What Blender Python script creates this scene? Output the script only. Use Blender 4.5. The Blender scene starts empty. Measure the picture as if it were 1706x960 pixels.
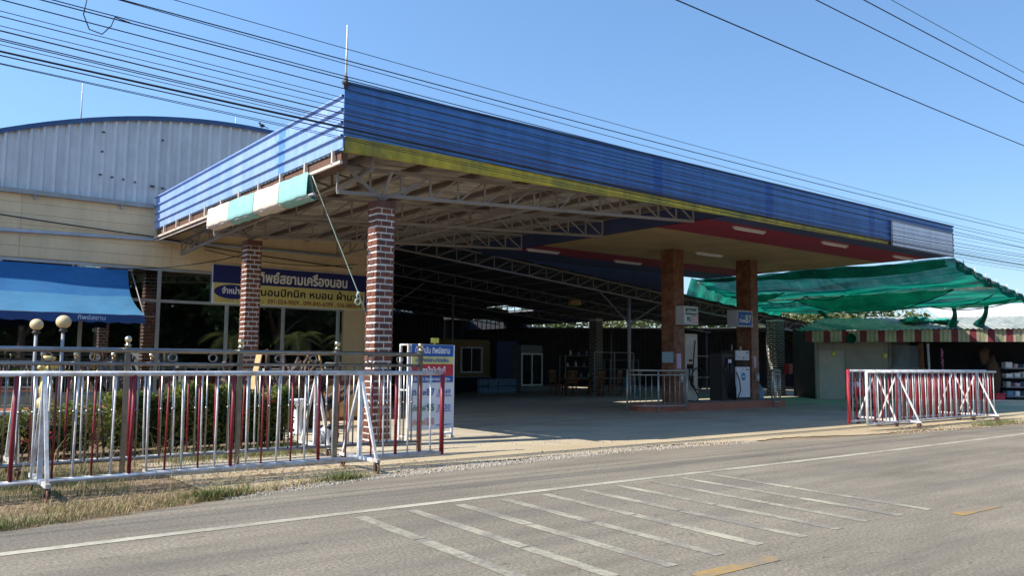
import bpy, bmesh, math, random
from mathutils import Vector, Matrix
from mathutils.geometry import delaunay_2d_cdt, interpolate_bezier
import numpy as np

random.seed(7)
SC = bpy.context.scene
COL = SC.collection
R = math.radians

# ---------------------------------------------------------------- camera, sky, sun, exposure
PITCH, YAW, ROLL, EYE = R(5.113), R(38.06), R(0.533), 1.55
fw = Vector((math.sin(YAW)*math.cos(PITCH), math.cos(YAW)*math.cos(PITCH), math.sin(PITCH)))
r0 = Vector((math.cos(YAW), -math.sin(YAW), 0)); u0 = r0.cross(fw)
rt = r0*math.cos(ROLL) + u0*math.sin(ROLL); up = -r0*math.sin(ROLL) + u0*math.cos(ROLL)
cam = bpy.data.cameras.new('camera'); co = bpy.data.objects.new('camera', cam); COL.objects.link(co)
co.matrix_world = Matrix(((rt.x, up.x, -fw.x, 0), (rt.y, up.y, -fw.y, 0), (rt.z, up.z, -fw.z, EYE), (0, 0, 0, 1)))
cam.sensor_width = 36; cam.lens = 1364.5/1706*36; cam.clip_start = .05; cam.clip_end = 3000
SC.camera = co

SUN = Vector((-1.047, .205, 1.0)).normalized()           # towards the sun
world = bpy.data.worlds.new('World'); SC.world = world; world.use_nodes = True
wn = world.node_tree; sky = wn.nodes.new('ShaderNodeTexSky'); sky.sky_type = 'NISHITA'; sky.sun_disc = False
sky.sun_elevation = math.asin(SUN.z); sky.sun_rotation = math.atan2(SUN.x, SUN.y)
sky.altitude = 0; sky.air_density = 1.15; sky.dust_density = 0.2; sky.ozone_density = 4.0
# dry season haze: the sky greys towards the horizon
wg = wn.nodes.new('ShaderNodeTexCoord'); wsep = wn.nodes.new('ShaderNodeSeparateXYZ'); wmr = wn.nodes.new('ShaderNodeMapRange'); wmx = wn.nodes.new('ShaderNodeMix'); wmul = wn.nodes.new('ShaderNodeMix')
wn.links.new(wg.outputs['Generated'], wsep.inputs[0]); wn.links.new(wsep.outputs[2], wmr.inputs[0]); wmr.inputs[1].default_value = 0; wmr.inputs[2].default_value = .42
wmx.data_type = 'RGBA'; wmx.inputs['A'].default_value = (.60, .66, .80, 1); wmx.inputs['B'].default_value = (.88, 1.0, 1.07, 1); wn.links.new(wmr.outputs[0], wmx.inputs['Factor'])
wmul.data_type = 'RGBA'; wmul.blend_type = 'MULTIPLY'; wmul.inputs['Factor'].default_value = 1; wn.links.new(sky.outputs[0], wmul.inputs['A']); wn.links.new(wmx.outputs['Result'], wmul.inputs['B'])
waz = wn.nodes.new('ShaderNodeMapRange'); wn.links.new(wsep.outputs[0], waz.inputs[0]); waz.inputs[1].default_value = .25; waz.inputs[2].default_value = .95; waz.inputs[3].default_value = 1; waz.inputs[4].default_value = .70
wsc = wn.nodes.new('ShaderNodeVectorMath'); wsc.operation = 'SCALE'; wn.links.new(wmul.outputs['Result'], wsc.inputs[0]); wn.links.new(waz.outputs[0], wsc.inputs['Scale'])   # clearer, darker sky away from the sun
wn.links.new(wsc.outputs[0], wn.nodes['Background'].inputs[0]); wn.nodes['Background'].inputs[1].default_value = .135
sl = bpy.data.lights.new('sun', 'SUN'); sl.energy = 4.2; sl.angle = R(.5); sl.color = (1, .93, .82)
so = bpy.data.objects.new('sun', sl); COL.objects.link(so); so.rotation_euler = SUN.to_track_quat('Z', 'Y').to_euler(); so.location = SUN*60
SC.view_settings.view_transform = 'Standard'; SC.view_settings.look = 'None'
SC.view_settings.exposure = 0.88; SC.view_settings.gamma = 1; SC.view_settings.use_curve_mapping = False

# ---------------------------------------------------------------- materials
MATS = {}
def nt_mat(name):
    m = bpy.data.materials.new(name); m.use_nodes = True; t = m.node_tree
    return m, t, t.nodes['Principled BSDF']
def mat(name, col, rough=.6, metal=0., var=.18, scale=3., bump=0., bscale=60., spec=.4, dirt=None, dscale=.8, dfac=.5, streak=None):
    """principled material; colour varied by noise in object space, optional second colour in patches, optional bump"""
    if name in MATS: return MATS[name]
    m, t, p = nt_mat(name); L = t.links.new
    tc = t.nodes.new('ShaderNodeTexCoord')
    n = t.nodes.new('ShaderNodeTexNoise'); n.inputs['Scale'].default_value = scale; n.inputs['Detail'].default_value = 8; n.inputs['Roughness'].default_value = .65
    L(tc.outputs['Object'], n.inputs['Vector'])
    mr = t.nodes.new('ShaderNodeMapRange'); mr.inputs[1].default_value = .3; mr.inputs[2].default_value = .7
    mr.inputs[3].default_value = 1-var; mr.inputs[4].default_value = 1+var; L(n.outputs['Fac'], mr.inputs[0])
    mul = t.nodes.new('ShaderNodeVectorMath'); mul.operation = 'SCALE'; L(mr.outputs[0], mul.inputs['Scale'])
    mul.inputs[0].default_value = col
    if dirt:
        d = t.nodes.new('ShaderNodeTexNoise'); d.inputs['Scale'].default_value = dscale; d.inputs['Detail'].default_value = 10; d.inputs['Roughness'].default_value = .7
        if streak:
            mp = t.nodes.new('ShaderNodeMapping'); mp.inputs['Scale'].default_value = streak; L(tc.outputs['Object'], mp.inputs[0]); L(mp.outputs[0], d.inputs['Vector'])
        else: L(tc.outputs['Object'], d.inputs['Vector'])
        dr = t.nodes.new('ShaderNodeMapRange'); dr.inputs[1].default_value = .42; dr.inputs[2].default_value = .68; dr.inputs[4].default_value = dfac
        L(d.outputs['Fac'], dr.inputs[0])
        mx = t.nodes.new('ShaderNodeMix'); mx.data_type = 'RGBA'; mx.inputs['A'].default_value = (*col, 1); mx.inputs['B'].default_value = (*dirt, 1)
        L(dr.outputs[0], mx.inputs['Factor']); L(mx.outputs['Result'], mul.inputs[0])
    L(mul.outputs[0], p.inputs['Base Color'])
    p.inputs['Roughness'].default_value = rough; p.inputs['Metallic'].default_value = metal
    p.inputs['Specular IOR Level'].default_value = spec
    if bump:
        b = t.nodes.new('ShaderNodeTexNoise'); b.inputs['Scale'].default_value = bscale; b.inputs['Detail'].default_value = 4
        L(tc.outputs['Object'], b.inputs['Vector'])
        bn = t.nodes.new('ShaderNodeBump'); bn.inputs['Strength'].default_value = bump; bn.inputs['Distance'].default_value = .02
        L(b.outputs['Fac'], bn.inputs['Height']); L(bn.outputs[0], p.inputs['Normal'])
    MATS[name] = m
    return m

def ground_mat(name, base, spots, patch, fine=120., coarse=.6, rough=.9, bump=.5, stretch=(1, 1, 1), edge=None, specks=False):
    """rough ground: fine grain, medium mottling, large patches; edge = (axis y0, y1, colour) dust that thins with distance from the road"""
    m, t, p = nt_mat(name); L = t.links.new
    tc = t.nodes.new('ShaderNodeTexCoord')
    def noise(s, det=6, vec=None, rg=.6):
        n = t.nodes.new('ShaderNodeTexNoise'); n.inputs['Scale'].default_value = s; n.inputs['Detail'].default_value = det; n.inputs['Roughness'].default_value = rg
        L(vec or tc.outputs['Object'], n.inputs['Vector']); return n.outputs['Fac']
    def rng(x, a, b, c=0., d=1.):
        r = t.nodes.new('ShaderNodeMapRange'); 
        for i, v in enumerate((a, b, c, d)): r.inputs[i+1].default_value = v
        L(x, r.inputs[0]); return r.outputs[0]
    def mix(f, a, b):
        x = t.nodes.new('ShaderNodeMix'); x.data_type = 'RGBA'
        for k, v in (('A', a), ('B', b)):
            if isinstance(v, tuple): x.inputs[k].default_value = (*v, 1)
            else: L(v, x.inputs[k])
        L(f, x.inputs['Factor']); return x.outputs['Result']
    mp = t.nodes.new('ShaderNodeMapping'); mp.inputs['Scale'].default_value = stretch; L(tc.outputs['Object'], mp.inputs['Vector'])
    f = noise(fine, 3); c = mix(rng(f, .35, .65), base, spots)
    c = mix(rng(noise(coarse, 10, mp.outputs[0], .7), .44, .66, 0, .75), c, patch)
    if edge:
        sp = t.nodes.new('ShaderNodeSeparateXYZ'); L(tc.outputs['Object'], sp.inputs[0])
        ad = t.nodes.new('ShaderNodeMath'); ad.operation = 'MULTIPLY_ADD'; ad.inputs[1].default_value = 3.0
        L(noise(1.1, 8), ad.inputs[0]); L(sp.outputs[1], ad.inputs[2])
        c = mix(rng(ad.outputs[0], edge[0]+1.5, edge[1]+1.5, .95, 0), c, edge[2])
    if specks:      # oil spots, small patches and tyre-polished lanes that run along the road
        mp2 = t.nodes.new('ShaderNodeMapping'); mp2.inputs['Scale'].default_value = (.55, 1.9, 1); L(tc.outputs['Object'], mp2.inputs['Vector'])
        c = mix(rng(noise(7.5, 3, mp2.outputs[0], .5), .655, .70, 0, .6), c, (.075, .068, .062))
        mp3 = t.nodes.new('ShaderNodeMapping'); mp3.inputs['Scale'].default_value = (.03, .9, 1); L(tc.outputs['Object'], mp3.inputs['Vector'])
        c = mix(rng(noise(1.3, 6, mp3.outputs[0], .6), .46, .64, 0, .38), c, (.105, .095, .085))
    # broad soft variation of tone
    v = t.nodes.new('ShaderNodeVectorMath'); v.operation = 'SCALE'; L(c, v.inputs[0]); L(rng(noise(.23, 6), .3, .7, .84, 1.14), v.inputs['Scale'])
    L(v.outputs[0], p.inputs['Base Color']); p.inputs['Roughness'].default_value = rough; p.inputs['Specular IOR Level'].default_value = .25
    bn = t.nodes.new('ShaderNodeBump'); bn.inputs['Strength'].default_value = bump; bn.inputs['Distance'].default_value = .012
    L(noise(fine*.7, 5), bn.inputs['Height']); L(bn.outputs[0], p.inputs['Normal'])
    MATS[name] = m; return m

def worn_paint(name, col, under, amt=.45, rough=.85):
    m, t, p = nt_mat(name); L = t.links.new
    tc = t.nodes.new('ShaderNodeTexCoord')
    n = t.nodes.new('ShaderNodeTexNoise'); n.inputs['Scale'].default_value = 14; n.inputs['Detail'].default_value = 12; n.inputs['Roughness'].default_value = .75
    n2 = t.nodes.new('ShaderNodeTexNoise'); n2.inputs['Scale'].default_value = 1.4; n2.inputs['Detail'].default_value = 4
    for q in (n, n2): L(tc.outputs['Object'], q.inputs['Vector'])
    ad = t.nodes.new('ShaderNodeMath'); ad.operation = 'ADD'; L(n.outputs['Fac'], ad.inputs[0]); L(n2.outputs['Fac'], ad.inputs[1])
    r = t.nodes.new('ShaderNodeMapRange'); r.inputs[1].default_value = .82; r.inputs[2].default_value = 1.25; r.inputs[3].default_value = 0; r.inputs[4].default_value = amt*2
    L(ad.outputs[0], r.inputs[0])
    x = t.nodes.new('ShaderNodeMix'); x.data_type = 'RGBA'; x.inputs['A'].default_value = (*col, 1); x.inputs['B'].default_value = (*under, 1)
    L(r.outputs[0], x.inputs['Factor']); L(x.outputs['Result'], p.inputs['Base Color']); p.inputs['Roughness'].default_value = rough
    p.inputs['Specular IOR Level'].default_value = .25
    MATS[name] = m; return m

def leaf_mat(name, cols, scale=1.5, trans=.25):
    m, t, p = nt_mat(name); L = t.links.new
    tc = t.nodes.new('ShaderNodeTexCoord'); n = t.nodes.new('ShaderNodeTexNoise'); n.inputs['Scale'].default_value = scale; n.inputs['Detail'].default_value = 5
    L(tc.outputs['Object'], n.inputs['Vector'])
    cr = t.nodes.new('ShaderNodeValToRGB'); e = cr.color_ramp.elements
    e[0].position = .32; e[1].position = .68; e[0].color = (*cols[0], 1); e[1].color = (*cols[-1], 1)
    for i, c in enumerate(cols[1:-1]):
        q = e.new(.32+.36*(i+1)/(len(cols)-1)); q.color = (*c, 1)
    L(n.outputs['Fac'], cr.inputs[0]); L(cr.outputs[0], p.inputs['Base Color']); p.inputs['Roughness'].default_value = .55
    tr = t.nodes.new('ShaderNodeBsdfTranslucent'); L(cr.outputs[0], tr.inputs[0])
    mx = t.nodes.new('ShaderNodeMixShader'); mx.inputs[0].default_value = trans
    L(p.outputs[0], mx.inputs[1]); L(tr.outputs[0], mx.inputs[2]); L(mx.outputs[0], t.nodes['Material Output'].inputs[0])
    MATS[name] = m; return m

def glass_mat(name, tint=(.30, .34, .34), refl=.14):
    m, t, p = nt_mat(name); L = t.links.new
    tr = t.nodes.new('ShaderNodeBsdfTransparent'); tr.inputs[0].default_value = (*tint, 1)
    gl = t.nodes.new('ShaderNodeBsdfGlossy'); gl.inputs['Roughness'].default_value = .015; gl.inputs[0].default_value = (.9, .95, .95, 1)
    fr = t.nodes.new('ShaderNodeFresnel'); fr.inputs[0].default_value = 1.5
    ad = t.nodes.new('ShaderNodeMath'); ad.operation = 'ADD'; ad.inputs[1].default_value = refl; L(fr.outputs[0], ad.inputs[0])
    mx = t.nodes.new('ShaderNodeMixShader'); L(ad.outputs[0], mx.inputs[0]); L(tr.outputs[0], mx.inputs[1]); L(gl.outputs[0], mx.inputs[2])
    L(mx.outputs[0], t.nodes['Material Output'].inputs[0]); MATS[name] = m; return m

def net_mat(name, col, open_=.3):
    m, t, p = nt_mat(name); L = t.links.new
    tc = t.nodes.new('ShaderNodeTexCoord'); n = t.nodes.new('ShaderNodeTexNoise'); n.inputs['Scale'].default_value = 1.3; n.inputs['Detail'].default_value = 6
    mp = t.nodes.new('ShaderNodeMapping'); mp.inputs['Scale'].default_value = (.5, 3.5, 1); L(tc.outputs['Object'], mp.inputs[0]); L(mp.outputs[0], n.inputs['Vector'])
    r = t.nodes.new('ShaderNodeMapRange'); r.inputs[1].default_value = .35; r.inputs[2].default_value = .7; r.inputs[3].default_value = open_*.35; r.inputs[4].default_value = open_*1.5
    L(n.outputs['Fac'], r.inputs[0])
    n2 = t.nodes.new('ShaderNodeTexNoise'); n2.inputs['Scale'].default_value = 1.0; n2.inputs['Detail'].default_value = 9; n2.inputs['Roughness'].default_value = .7
    mp2 = t.nodes.new('ShaderNodeMapping'); mp2.inputs['Scale'].default_value = (2.6, .35, 1); L(tc.outputs['Object'], mp2.inputs[0]); L(mp2.outputs[0], n2.inputs['Vector'])
    r2 = t.nodes.new('ShaderNodeMapRange'); r2.inputs[1].default_value = .38; r2.inputs[2].default_value = .62; r2.inputs[3].default_value = .35; r2.inputs[4].default_value = 1.35; L(n2.outputs['Fac'], r2.inputs[0])
    sc = t.nodes.new('ShaderNodeVectorMath'); sc.operation = 'SCALE'; sc.inputs[0].default_value = col; L(r2.outputs[0], sc.inputs['Scale'])
    L(sc.outputs[0], p.inputs['Base Color']); p.inputs['Roughness'].default_value = .8; p.inputs['Specular IOR Level'].default_value = .05
    tl = t.nodes.new('ShaderNodeBsdfTranslucent'); L(sc.outputs[0], tl.inputs[0])
    a = t.nodes.new('ShaderNodeMixShader'); a.inputs[0].default_value = .5; L(p.outputs[0], a.inputs[1]); L(tl.outputs[0], a.inputs[2])
    tr = t.nodes.new('ShaderNodeBsdfTransparent'); b = t.nodes.new('ShaderNodeMixShader'); L(r.outputs[0], b.inputs[0]); L(a.outputs[0], b.inputs[1]); L(tr.outputs[0], b.inputs[2])
    L(b.outputs[0], t.nodes['Material Output'].inputs[0]); MATS[name] = m; return m

white_pipe = mat('white_pipe_paint', (.66, .69, .72), .45, var=.14, scale=6, dirt=(.34, .25, .18), dscale=4.5, dfac=.9)
red_paint = mat('red_paint', (.21, .012, .024), .45, var=.25, scale=5, dirt=(.16, .03, .03), dscale=3, dfac=.6)
red_bright = mat('bright_red_paint', (.55, .05, .07), .4, var=.15)
steel = mat('stainless_steel', (.30, .285, .265), .34, 1., var=.2, scale=8)
brass = mat('gilded_steel', (.62, .52, .34), .25, 1., var=.15, scale=8)
dark_iron = mat('dark_iron', (.07, .065, .06), .6, .3, var=.3, scale=20)
rust = mat('rusty_iron', (.13, .07, .045), .8, .1, var=.4, scale=30)
truss_paint = mat('truss_grey_paint', (.28, .255, .235), .55, var=.2, scale=4, dirt=(.17, .135, .11), dscale=2, dfac=.6)
truss_dark = mat('truss_dark_paint', (.17, .175, .185), .6, var=.25, scale=4)
pole_grey = mat('pole_grey_paint', (.25, .27, .29), .5, var=.15)
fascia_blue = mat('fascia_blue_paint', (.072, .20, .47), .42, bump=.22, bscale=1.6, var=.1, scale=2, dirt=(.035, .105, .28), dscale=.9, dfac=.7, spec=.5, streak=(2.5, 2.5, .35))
fascia_pale = mat('fascia_sunlit_blue_paint', (.205, .325, .62), .45, bump=.2, bscale=1.6, var=.08, scale=3, dirt=(.34, .44, .66), dscale=1.4, dfac=.75, spec=.5, streak=(2.5, 2.5, .3))  # paler copy of the fascia blue, sun brightness put into the colour
yellow_band = mat('yellow_band_paint', (.56, .42, .035), .55, var=.25, scale=3, dirt=(.13, .16, .05), dscale=.8, dfac=1.0, streak=(1.6, 1.6, .6))
roof_under = mat('roof_sheet_underside', (.24, .21, .18), .75, var=.35, scale=1.3, dirt=(.50, .45, .38), dscale=2.2, dfac=.9, streak=(.5, 3.2, 1))
soffit_cream = mat('soffit_cream_paint', (.40, .28, .125), .6, var=.14, scale=.8, dirt=(.28, .195, .095), dscale=.7, dfac=.5)
soffit_red = mat('soffit_red_paint', (.27, .022, .045), .6, var=.12, scale=1)
soffit_blue = mat('soffit_blue_paint', (.045, .06, .14), .6, var=.15, scale=1)
blank_panel = mat('weathered_white_sheet', (.86, .90, .95), .5, var=.06, scale=3, dirt=(.62, .66, .70), dscale=1.2, dfac=.7, streak=(3, 3, .3))
brick_red = mat('brick_red_paint', (.165, .058, .032), .75, var=.45, scale=7, bump=.5, bscale=50)
brick_dark = mat('brick_brown_paint', (.115, .048, .038), .75, var=.4, scale=7, bump=.5, bscale=50)
brick_black = mat('brick_black_paint', (.03, .028, .03), .75, var=.4, scale=7)
mortar = mat('white_mortar', (.66, .62, .57), .85, var=.15, scale=9, bump=.4, bscale=80)
mortar_grey = mat('cream_mortar', (.52, .5, .44), .85, var=.2, scale=9)
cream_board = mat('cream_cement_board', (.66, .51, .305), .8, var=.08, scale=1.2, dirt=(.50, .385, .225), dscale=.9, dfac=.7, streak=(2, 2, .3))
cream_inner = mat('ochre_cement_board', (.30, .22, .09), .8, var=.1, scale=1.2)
zinc_blue = mat('blue_grey_zinc_sheet', (.56, .575, .57), .45, .1, bump=.2, bscale=1.3, var=.1, scale=1.5, dirt=(.40, .42, .43), dscale=1.2, dfac=.65, streak=(2.5, 2.5, .25))
trim_blue = mat('navy_trim', (.035, .085, .19), .5)
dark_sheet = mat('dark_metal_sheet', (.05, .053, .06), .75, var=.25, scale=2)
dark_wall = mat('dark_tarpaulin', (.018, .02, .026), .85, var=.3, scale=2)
navy = mat('sign_navy', (.012, .02, .13), .5, var=.06)
sign_yellow = mat('sign_yellow', (.62, .54, .19), .5, var=.08, scale=2)
sign_white = mat('sign_white', (.72, .74, .78), .5, var=.05)
ink_black = mat('sign_black', (.012, .012, .02), .5, var=.02)
ink_maroon = mat('sign_maroon', (.22, .025, .03), .5, var=.02)
ink_blue = mat('sign_blue', (.02, .10, .36), .5, var=.05)
ink_blue_pen = mat('pen_blue', (.10, .10, .45), .6, var=.02)
ink_green = mat('sign_green', (.015, .16, .06), .5, var=.02)
ink_red = mat('sign_red', (.50, .03, .045), .5, var=.05)
ink_salmon = mat('faded_red_lettering', (.62, .22, .18), .5, var=.02)
awning_dark = mat('awning_blue', (.013, .105, .26), .8, var=.12, scale=1.2, dirt=(.03, .15, .31), dscale=1, dfac=.6)
awning_light = mat('awning_pale_blue', (.042, .17, .30), .8, var=.12, scale=1.2, dirt=(.07, .21, .34), dscale=1, dfac=.6)
awning_navy = mat('awning_valance_navy', (.018, .06, .18), .8, var=.15, scale=2)
canvas_mint = mat('mint_canvas', (.22, .43, .40), .8, var=.1, scale=2, dirt=(.3, .47, .44), dscale=1.5, dfac=.5)
canvas_cream = mat('cream_canvas', (.56, .49, .42), .8, var=.1, scale=2, dirt=(.55, .48, .4), dscale=1.2, dfac=.5)
tile_brown = mat('brown_stone_tile', (.16, .065, .036), .35, var=.4, scale=5, dirt=(.25, .12, .07), dscale=2.5, dfac=.6)
island_red = mat('island_red_paint', (.46, .165, .10), .7, var=.2, scale=2, dirt=(.22, .09, .06), dscale=1, dfac=.5)
conc = mat('grey_concrete', (.33, .32, .29), .9, var=.2, scale=4, bump=.4)
wood = mat('brown_wood', (.17, .07, .03), .45, var=.35, scale=5)
wood_pale = mat('pale_wood', (.50, .32, .13), .6, var=.25, scale=5)
drift = mat('driftwood', (.06, .036, .027), .6, var=.4, scale=8)
terracotta = mat('terracotta_paint', (.28, .10, .05), .7, var=.2)
cream_gloss = mat('cream_globe_plastic', (.62, .49, .27), .35, var=.08, scale=4)
gold = mat('gold_paint', (.72, .55, .20), .35, .4, var=.2, scale=12)
white_gloss = mat('white_enamel', (.74, .78, .82), .3, var=.06)
beige_enamel = mat('beige_enamel', (.50, .45, .36), .4, var=.1, dirt=(.36, .31, .24), dscale=2, dfac=.5)
black_rubber = mat('black_rubber', (.012, .012, .014), .5, var=.2)
black_glass = mat('black_display', (.008, .008, .01), .12, var=.02)
pale_blue_plastic = mat('pale_blue_plastic', (.16, .30, .44), .3, var=.1)
sky_plastic = mat('blue_plastic', (.03, .22, .38), .35, var=.1)
tube_white = mat('tube_lamp_white', (.66, .64, .62), .4, var=.04)
paper_pink = mat('pink_paper', (.55, .42, .52), .8, var=.15, scale=20)
paper_blue = mat('pale_blue_paper', (.28, .42, .48), .8, var=.2, scale=20)
cable_black = mat('black_cable_sheath', (.015, .015, .018), .6, var=.2)
cable_red = mat('faded_red_cable_sheath', (.055, .03, .03), .6, var=.2)
rope_green = mat('pale_green_rope', (.36, .45, .38), .9, var=.2, scale=40)
roof_tile_grey = mat('grey_green_roof_sheet', (.22, .25, .23), .7, var=.3, scale=2.5, dirt=(.36, .36, .32), dscale=1, dfac=.7)
shutter_grey = mat('grey_shutter', (.52, .47, .40), .6, var=.12)
grey_wall = mat('grey_plaster', (.32, .275, .22), .85, var=.15, scale=1.5)
maroon_cloth = mat('maroon_cloth', (.17, .03, .035), .85, var=.2)
olive_cloth = mat('olive_cloth', (.26, .27, .12), .85, var=.2)
beige_cloth = mat('beige_cloth', (.38, .33, .25), .85, var=.2)
lemon = mat('yellow_plastic', (.66, .58, .10), .4, var=.1)
bag_white = mat('clear_white_bag', (.78, .76, .78), .35, var=.25, scale=9)
bag_pink = mat('pink_bedding', (.50, .36, .44), .7, var=.3, scale=12)
tree_bark = mat('tree_bark', (.12, .085, .06), .9, var=.3, scale=6)
stone_pale = mat('pale_gravel', (.37, .325, .26), .9, var=.35, scale=30)
green_net = net_mat('green_shade_net', (.010, .33, .205), .04)
green_net_dense = net_mat('green_net_bunched', (.006, .15, .105), .06)
dark_glass = glass_mat('dark_window_glass', (.8, .83, .82), .17)
fridge_glass = glass_mat('cooler_door_glass', (.6, .65, .65), .12)
leaf_hedge = leaf_mat('hedge_leaves', [(.03, .055, .010), (.075, .11, .016), (.15, .17, .022), (.22, .19, .025)], 3.2, .35)
leaf_dark = leaf_mat('dark_tree_leaves', [(.012, .03, .008), (.03, .06, .014), (.05, .085, .02)], .8)
leaf_lit = leaf_mat('yellow_green_leaves', [(.05, .075, .015), (.10, .12, .03), (.17, .16, .05)], .6)
grass_dry = leaf_mat('dry_grass', [(.26, .20, .09), (.36, .28, .13), (.20, .18, .06)], 3, .15)
grass_green = leaf_mat('green_grass', [(.06, .10, .015), (.10, .14, .025), (.20, .19, .06)], 3, .2)
asphalt = ground_mat('worn_asphalt', (.172, .149, .113), (.315, .272, .205), (.142, .123, .094), 34, .8, .9, .9, (.3, 1.5, 1), specks=True)
concrete_ground = ground_mat('dusty_concrete', (.46, .405, .30), (.54, .475, .36), (.33, .29, .22), 40, .7, .85, .4, (.6, 1.3, 1), (10.9, 13.6, (.44, .35, .22)))
dirt_ground = ground_mat('sandy_dirt', (.23, .165, .105), (.31, .235, .155), (.15, .10, .06), 30, .9, .95, .9)
yard_soil = ground_mat('yard_soil', (.17, .12, .07), (.24, .18, .11), (.11, .08, .045), 25, .9, .95, .9)
line_white = worn_paint('worn_white_paint', (.46, .43, .33), (.20, .18, .15), .45)
hatch_white = worn_paint('worn_hatch_paint', (.40, .37, .27), (.20, .18, .15), .75)
line_yellow = worn_paint('worn_yellow_paint', (.36, .225, .07), (.19, .17, .14), .8)

# ---------------------------------------------------------------- mesh helpers
class MB:
    def __init__(s): s.v = []; s.f = []; s.mi = []; s.sm = []; s.cur = 0
    def face(s, idx, smooth=False): s.f.append(idx); s.mi.append(s.cur); s.sm.append(smooth)
    def poly(s, pts, smooth=False):
        n = len(s.v); s.v += [tuple(p) for p in pts]; s.face(list(range(n, n+len(pts))), smooth); return s
    def box(s, x0, y0, z0, x1, y1, z1):
        n = len(s.v); s.v += [(x, y, z) for z in (z0, z1) for y in (y0, y1) for x in (x0, x1)]
        for q in ((0, 2, 3, 1), (4, 5, 7, 6), (0, 1, 5, 4), (1, 3, 7, 5), (3, 2, 6, 7), (2, 0, 4, 6)): s.face([n+i for i in q])
        return s
    def cbox(s, c, d): return s.box(c[0]-d[0]/2, c[1]-d[1]/2, c[2]-d[2]/2, c[0]+d[0]/2, c[1]+d[1]/2, c[2]+d[2]/2)
    def bar(s, a, b, w, h, upv=(0, 0, 1)):
        a = Vector(a); b = Vector(b); t = (b-a).normalized(); u = Vector(upv)
        if abs(t.dot(u)) > .98: u = Vector((0, 1, 0))
        sd = t.cross(u).normalized(); u = sd.cross(t).normalized()
        n = len(s.v)
        for p in (a, b):
            for i, j in ((-1, -1), (1, -1), (1, 1), (-1, 1)): s.v.append(tuple(p+sd*i*w/2+u*j*h/2))
        for q in ((0, 1, 2, 3), (7, 6, 5, 4), (0, 4, 5, 1), (1, 5, 6, 2), (2, 6, 7, 3), (3, 7, 4, 0)): s.face([n+i for i in q])
        return s
    def tube(s, pts, r, seg=8, cap=True, closed=False):
        pts = [Vector(p) for p in pts]; N = len(pts); rr = r if isinstance(r, (list, tuple)) else [r]*N
        n = len(s.v); prev = None
        for i, p in enumerate(pts):
            if closed: t = pts[(i+1) % N]-pts[i-1]
            else: t = pts[min(i+1, N-1)]-pts[max(i-1, 0)]
            t.normalize()
            if prev is None:
                a = Vector((0, 0, 1)) if abs(t.z) < .9 else Vector((1, 0, 0)); u = t.cross(a).normalized()
            else: u = (prev-t*prev.dot(t)).normalized()
            prev = u; w = t.cross(u)
            for k in range(seg):
                q = 2*math.pi*k/seg; s.v.append(tuple(p+(u*math.cos(q)+w*math.sin(q))*rr[i]))
        for i in range(N if closed else N-1):
            j = (i+1) % N
            for k in range(seg): s.face([n+i*seg+k, n+i*seg+(k+1) % seg, n+j*seg+(k+1) % seg, n+j*seg+k], True)
        if cap and not closed:
            s.face([n+k for k in range(seg)][::-1]); s.face([n+(N-1)*seg+k for k in range(seg)])
        return s
    def lathe(s, c, prof, seg=16):
        n = len(s.v); c = Vector(c)
        for (r, z) in prof:
            for k in range(seg): q = 2*math.pi*k/seg; s.v.append((c.x+r*math.cos(q), c.y+r*math.sin(q), c.z+z))
        for i in range(len(prof)-1):
            for k in range(seg): s.face([n+i*seg+k, n+i*seg+(k+1) % seg, n+(i+1)*seg+(k+1) % seg, n+(i+1)*seg+k], True)
        s.face([n+k for k in range(seg)][::-1]); s.face([n+(len(prof)-1)*seg+k for k in range(seg)]); return s
    def ball(s, c, r, seg=14, sq=1.0):
        m = seg//2; return s.lathe(c, [(max(r*math.sin(math.pi*i/m), .0004), -r*sq*math.cos(math.pi*i/m)) for i in range(m+1)], seg)
    def ring(s, c, R_, r, axis='y', seg=18, ts=6):
        pts = []
        for k in range(seg):
            q = 2*math.pi*k/seg; a, b = R_*math.cos(q), R_*math.sin(q)
            pts.append((c[0]+a, c[1], c[2]+b) if axis == 'y' else (c[0], c[1]+a, c[2]+b) if axis == 'x' else (c[0]+a, c[1]+b, c[2]))
        return s.tube(pts, r, ts, closed=True)
    def blob(s, c, rad, n=10, jit=.2, rnd=random):
        """lumpy closed body, rad = (rx, ry, rz)"""
        m = n//2+1; k0 = len(s.v)
        for i in range(m+1):
            th = math.pi*i/m
            for k in range(n):
                q = 2*math.pi*k/n; j = 1+rnd.uniform(-jit, jit) if 0 < i < m else 1
                s.v.append((c[0]+rad[0]*math.sin(th)*math.cos(q)*j, c[1]+rad[1]*math.sin(th)*math.sin(q)*j, c[2]-rad[2]*math.cos(th)*j))
        for i in range(m):
            for k in range(n): s.face([k0+i*n+k, k0+i*n+(k+1) % n, k0+(i+1)*n+(k+1) % n, k0+(i+1)*n+k], True)
        return s
    def sheet(s, fn, nu, nv, smooth=True):
        n = len(s.v)
        for i in range(nu+1):
            for j in range(nv+1): s.v.append(tuple(fn(i/nu, j/nv)))
        for i in range(nu):
            for j in range(nv):
                a = n+i*(nv+1)+j; s.face([a, a+nv+1, a+nv+2, a+1], smooth)
        return s
    def xf(s, M): s.v = [tuple(M @ Vector(p)) for p in s.v]; return s
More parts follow.
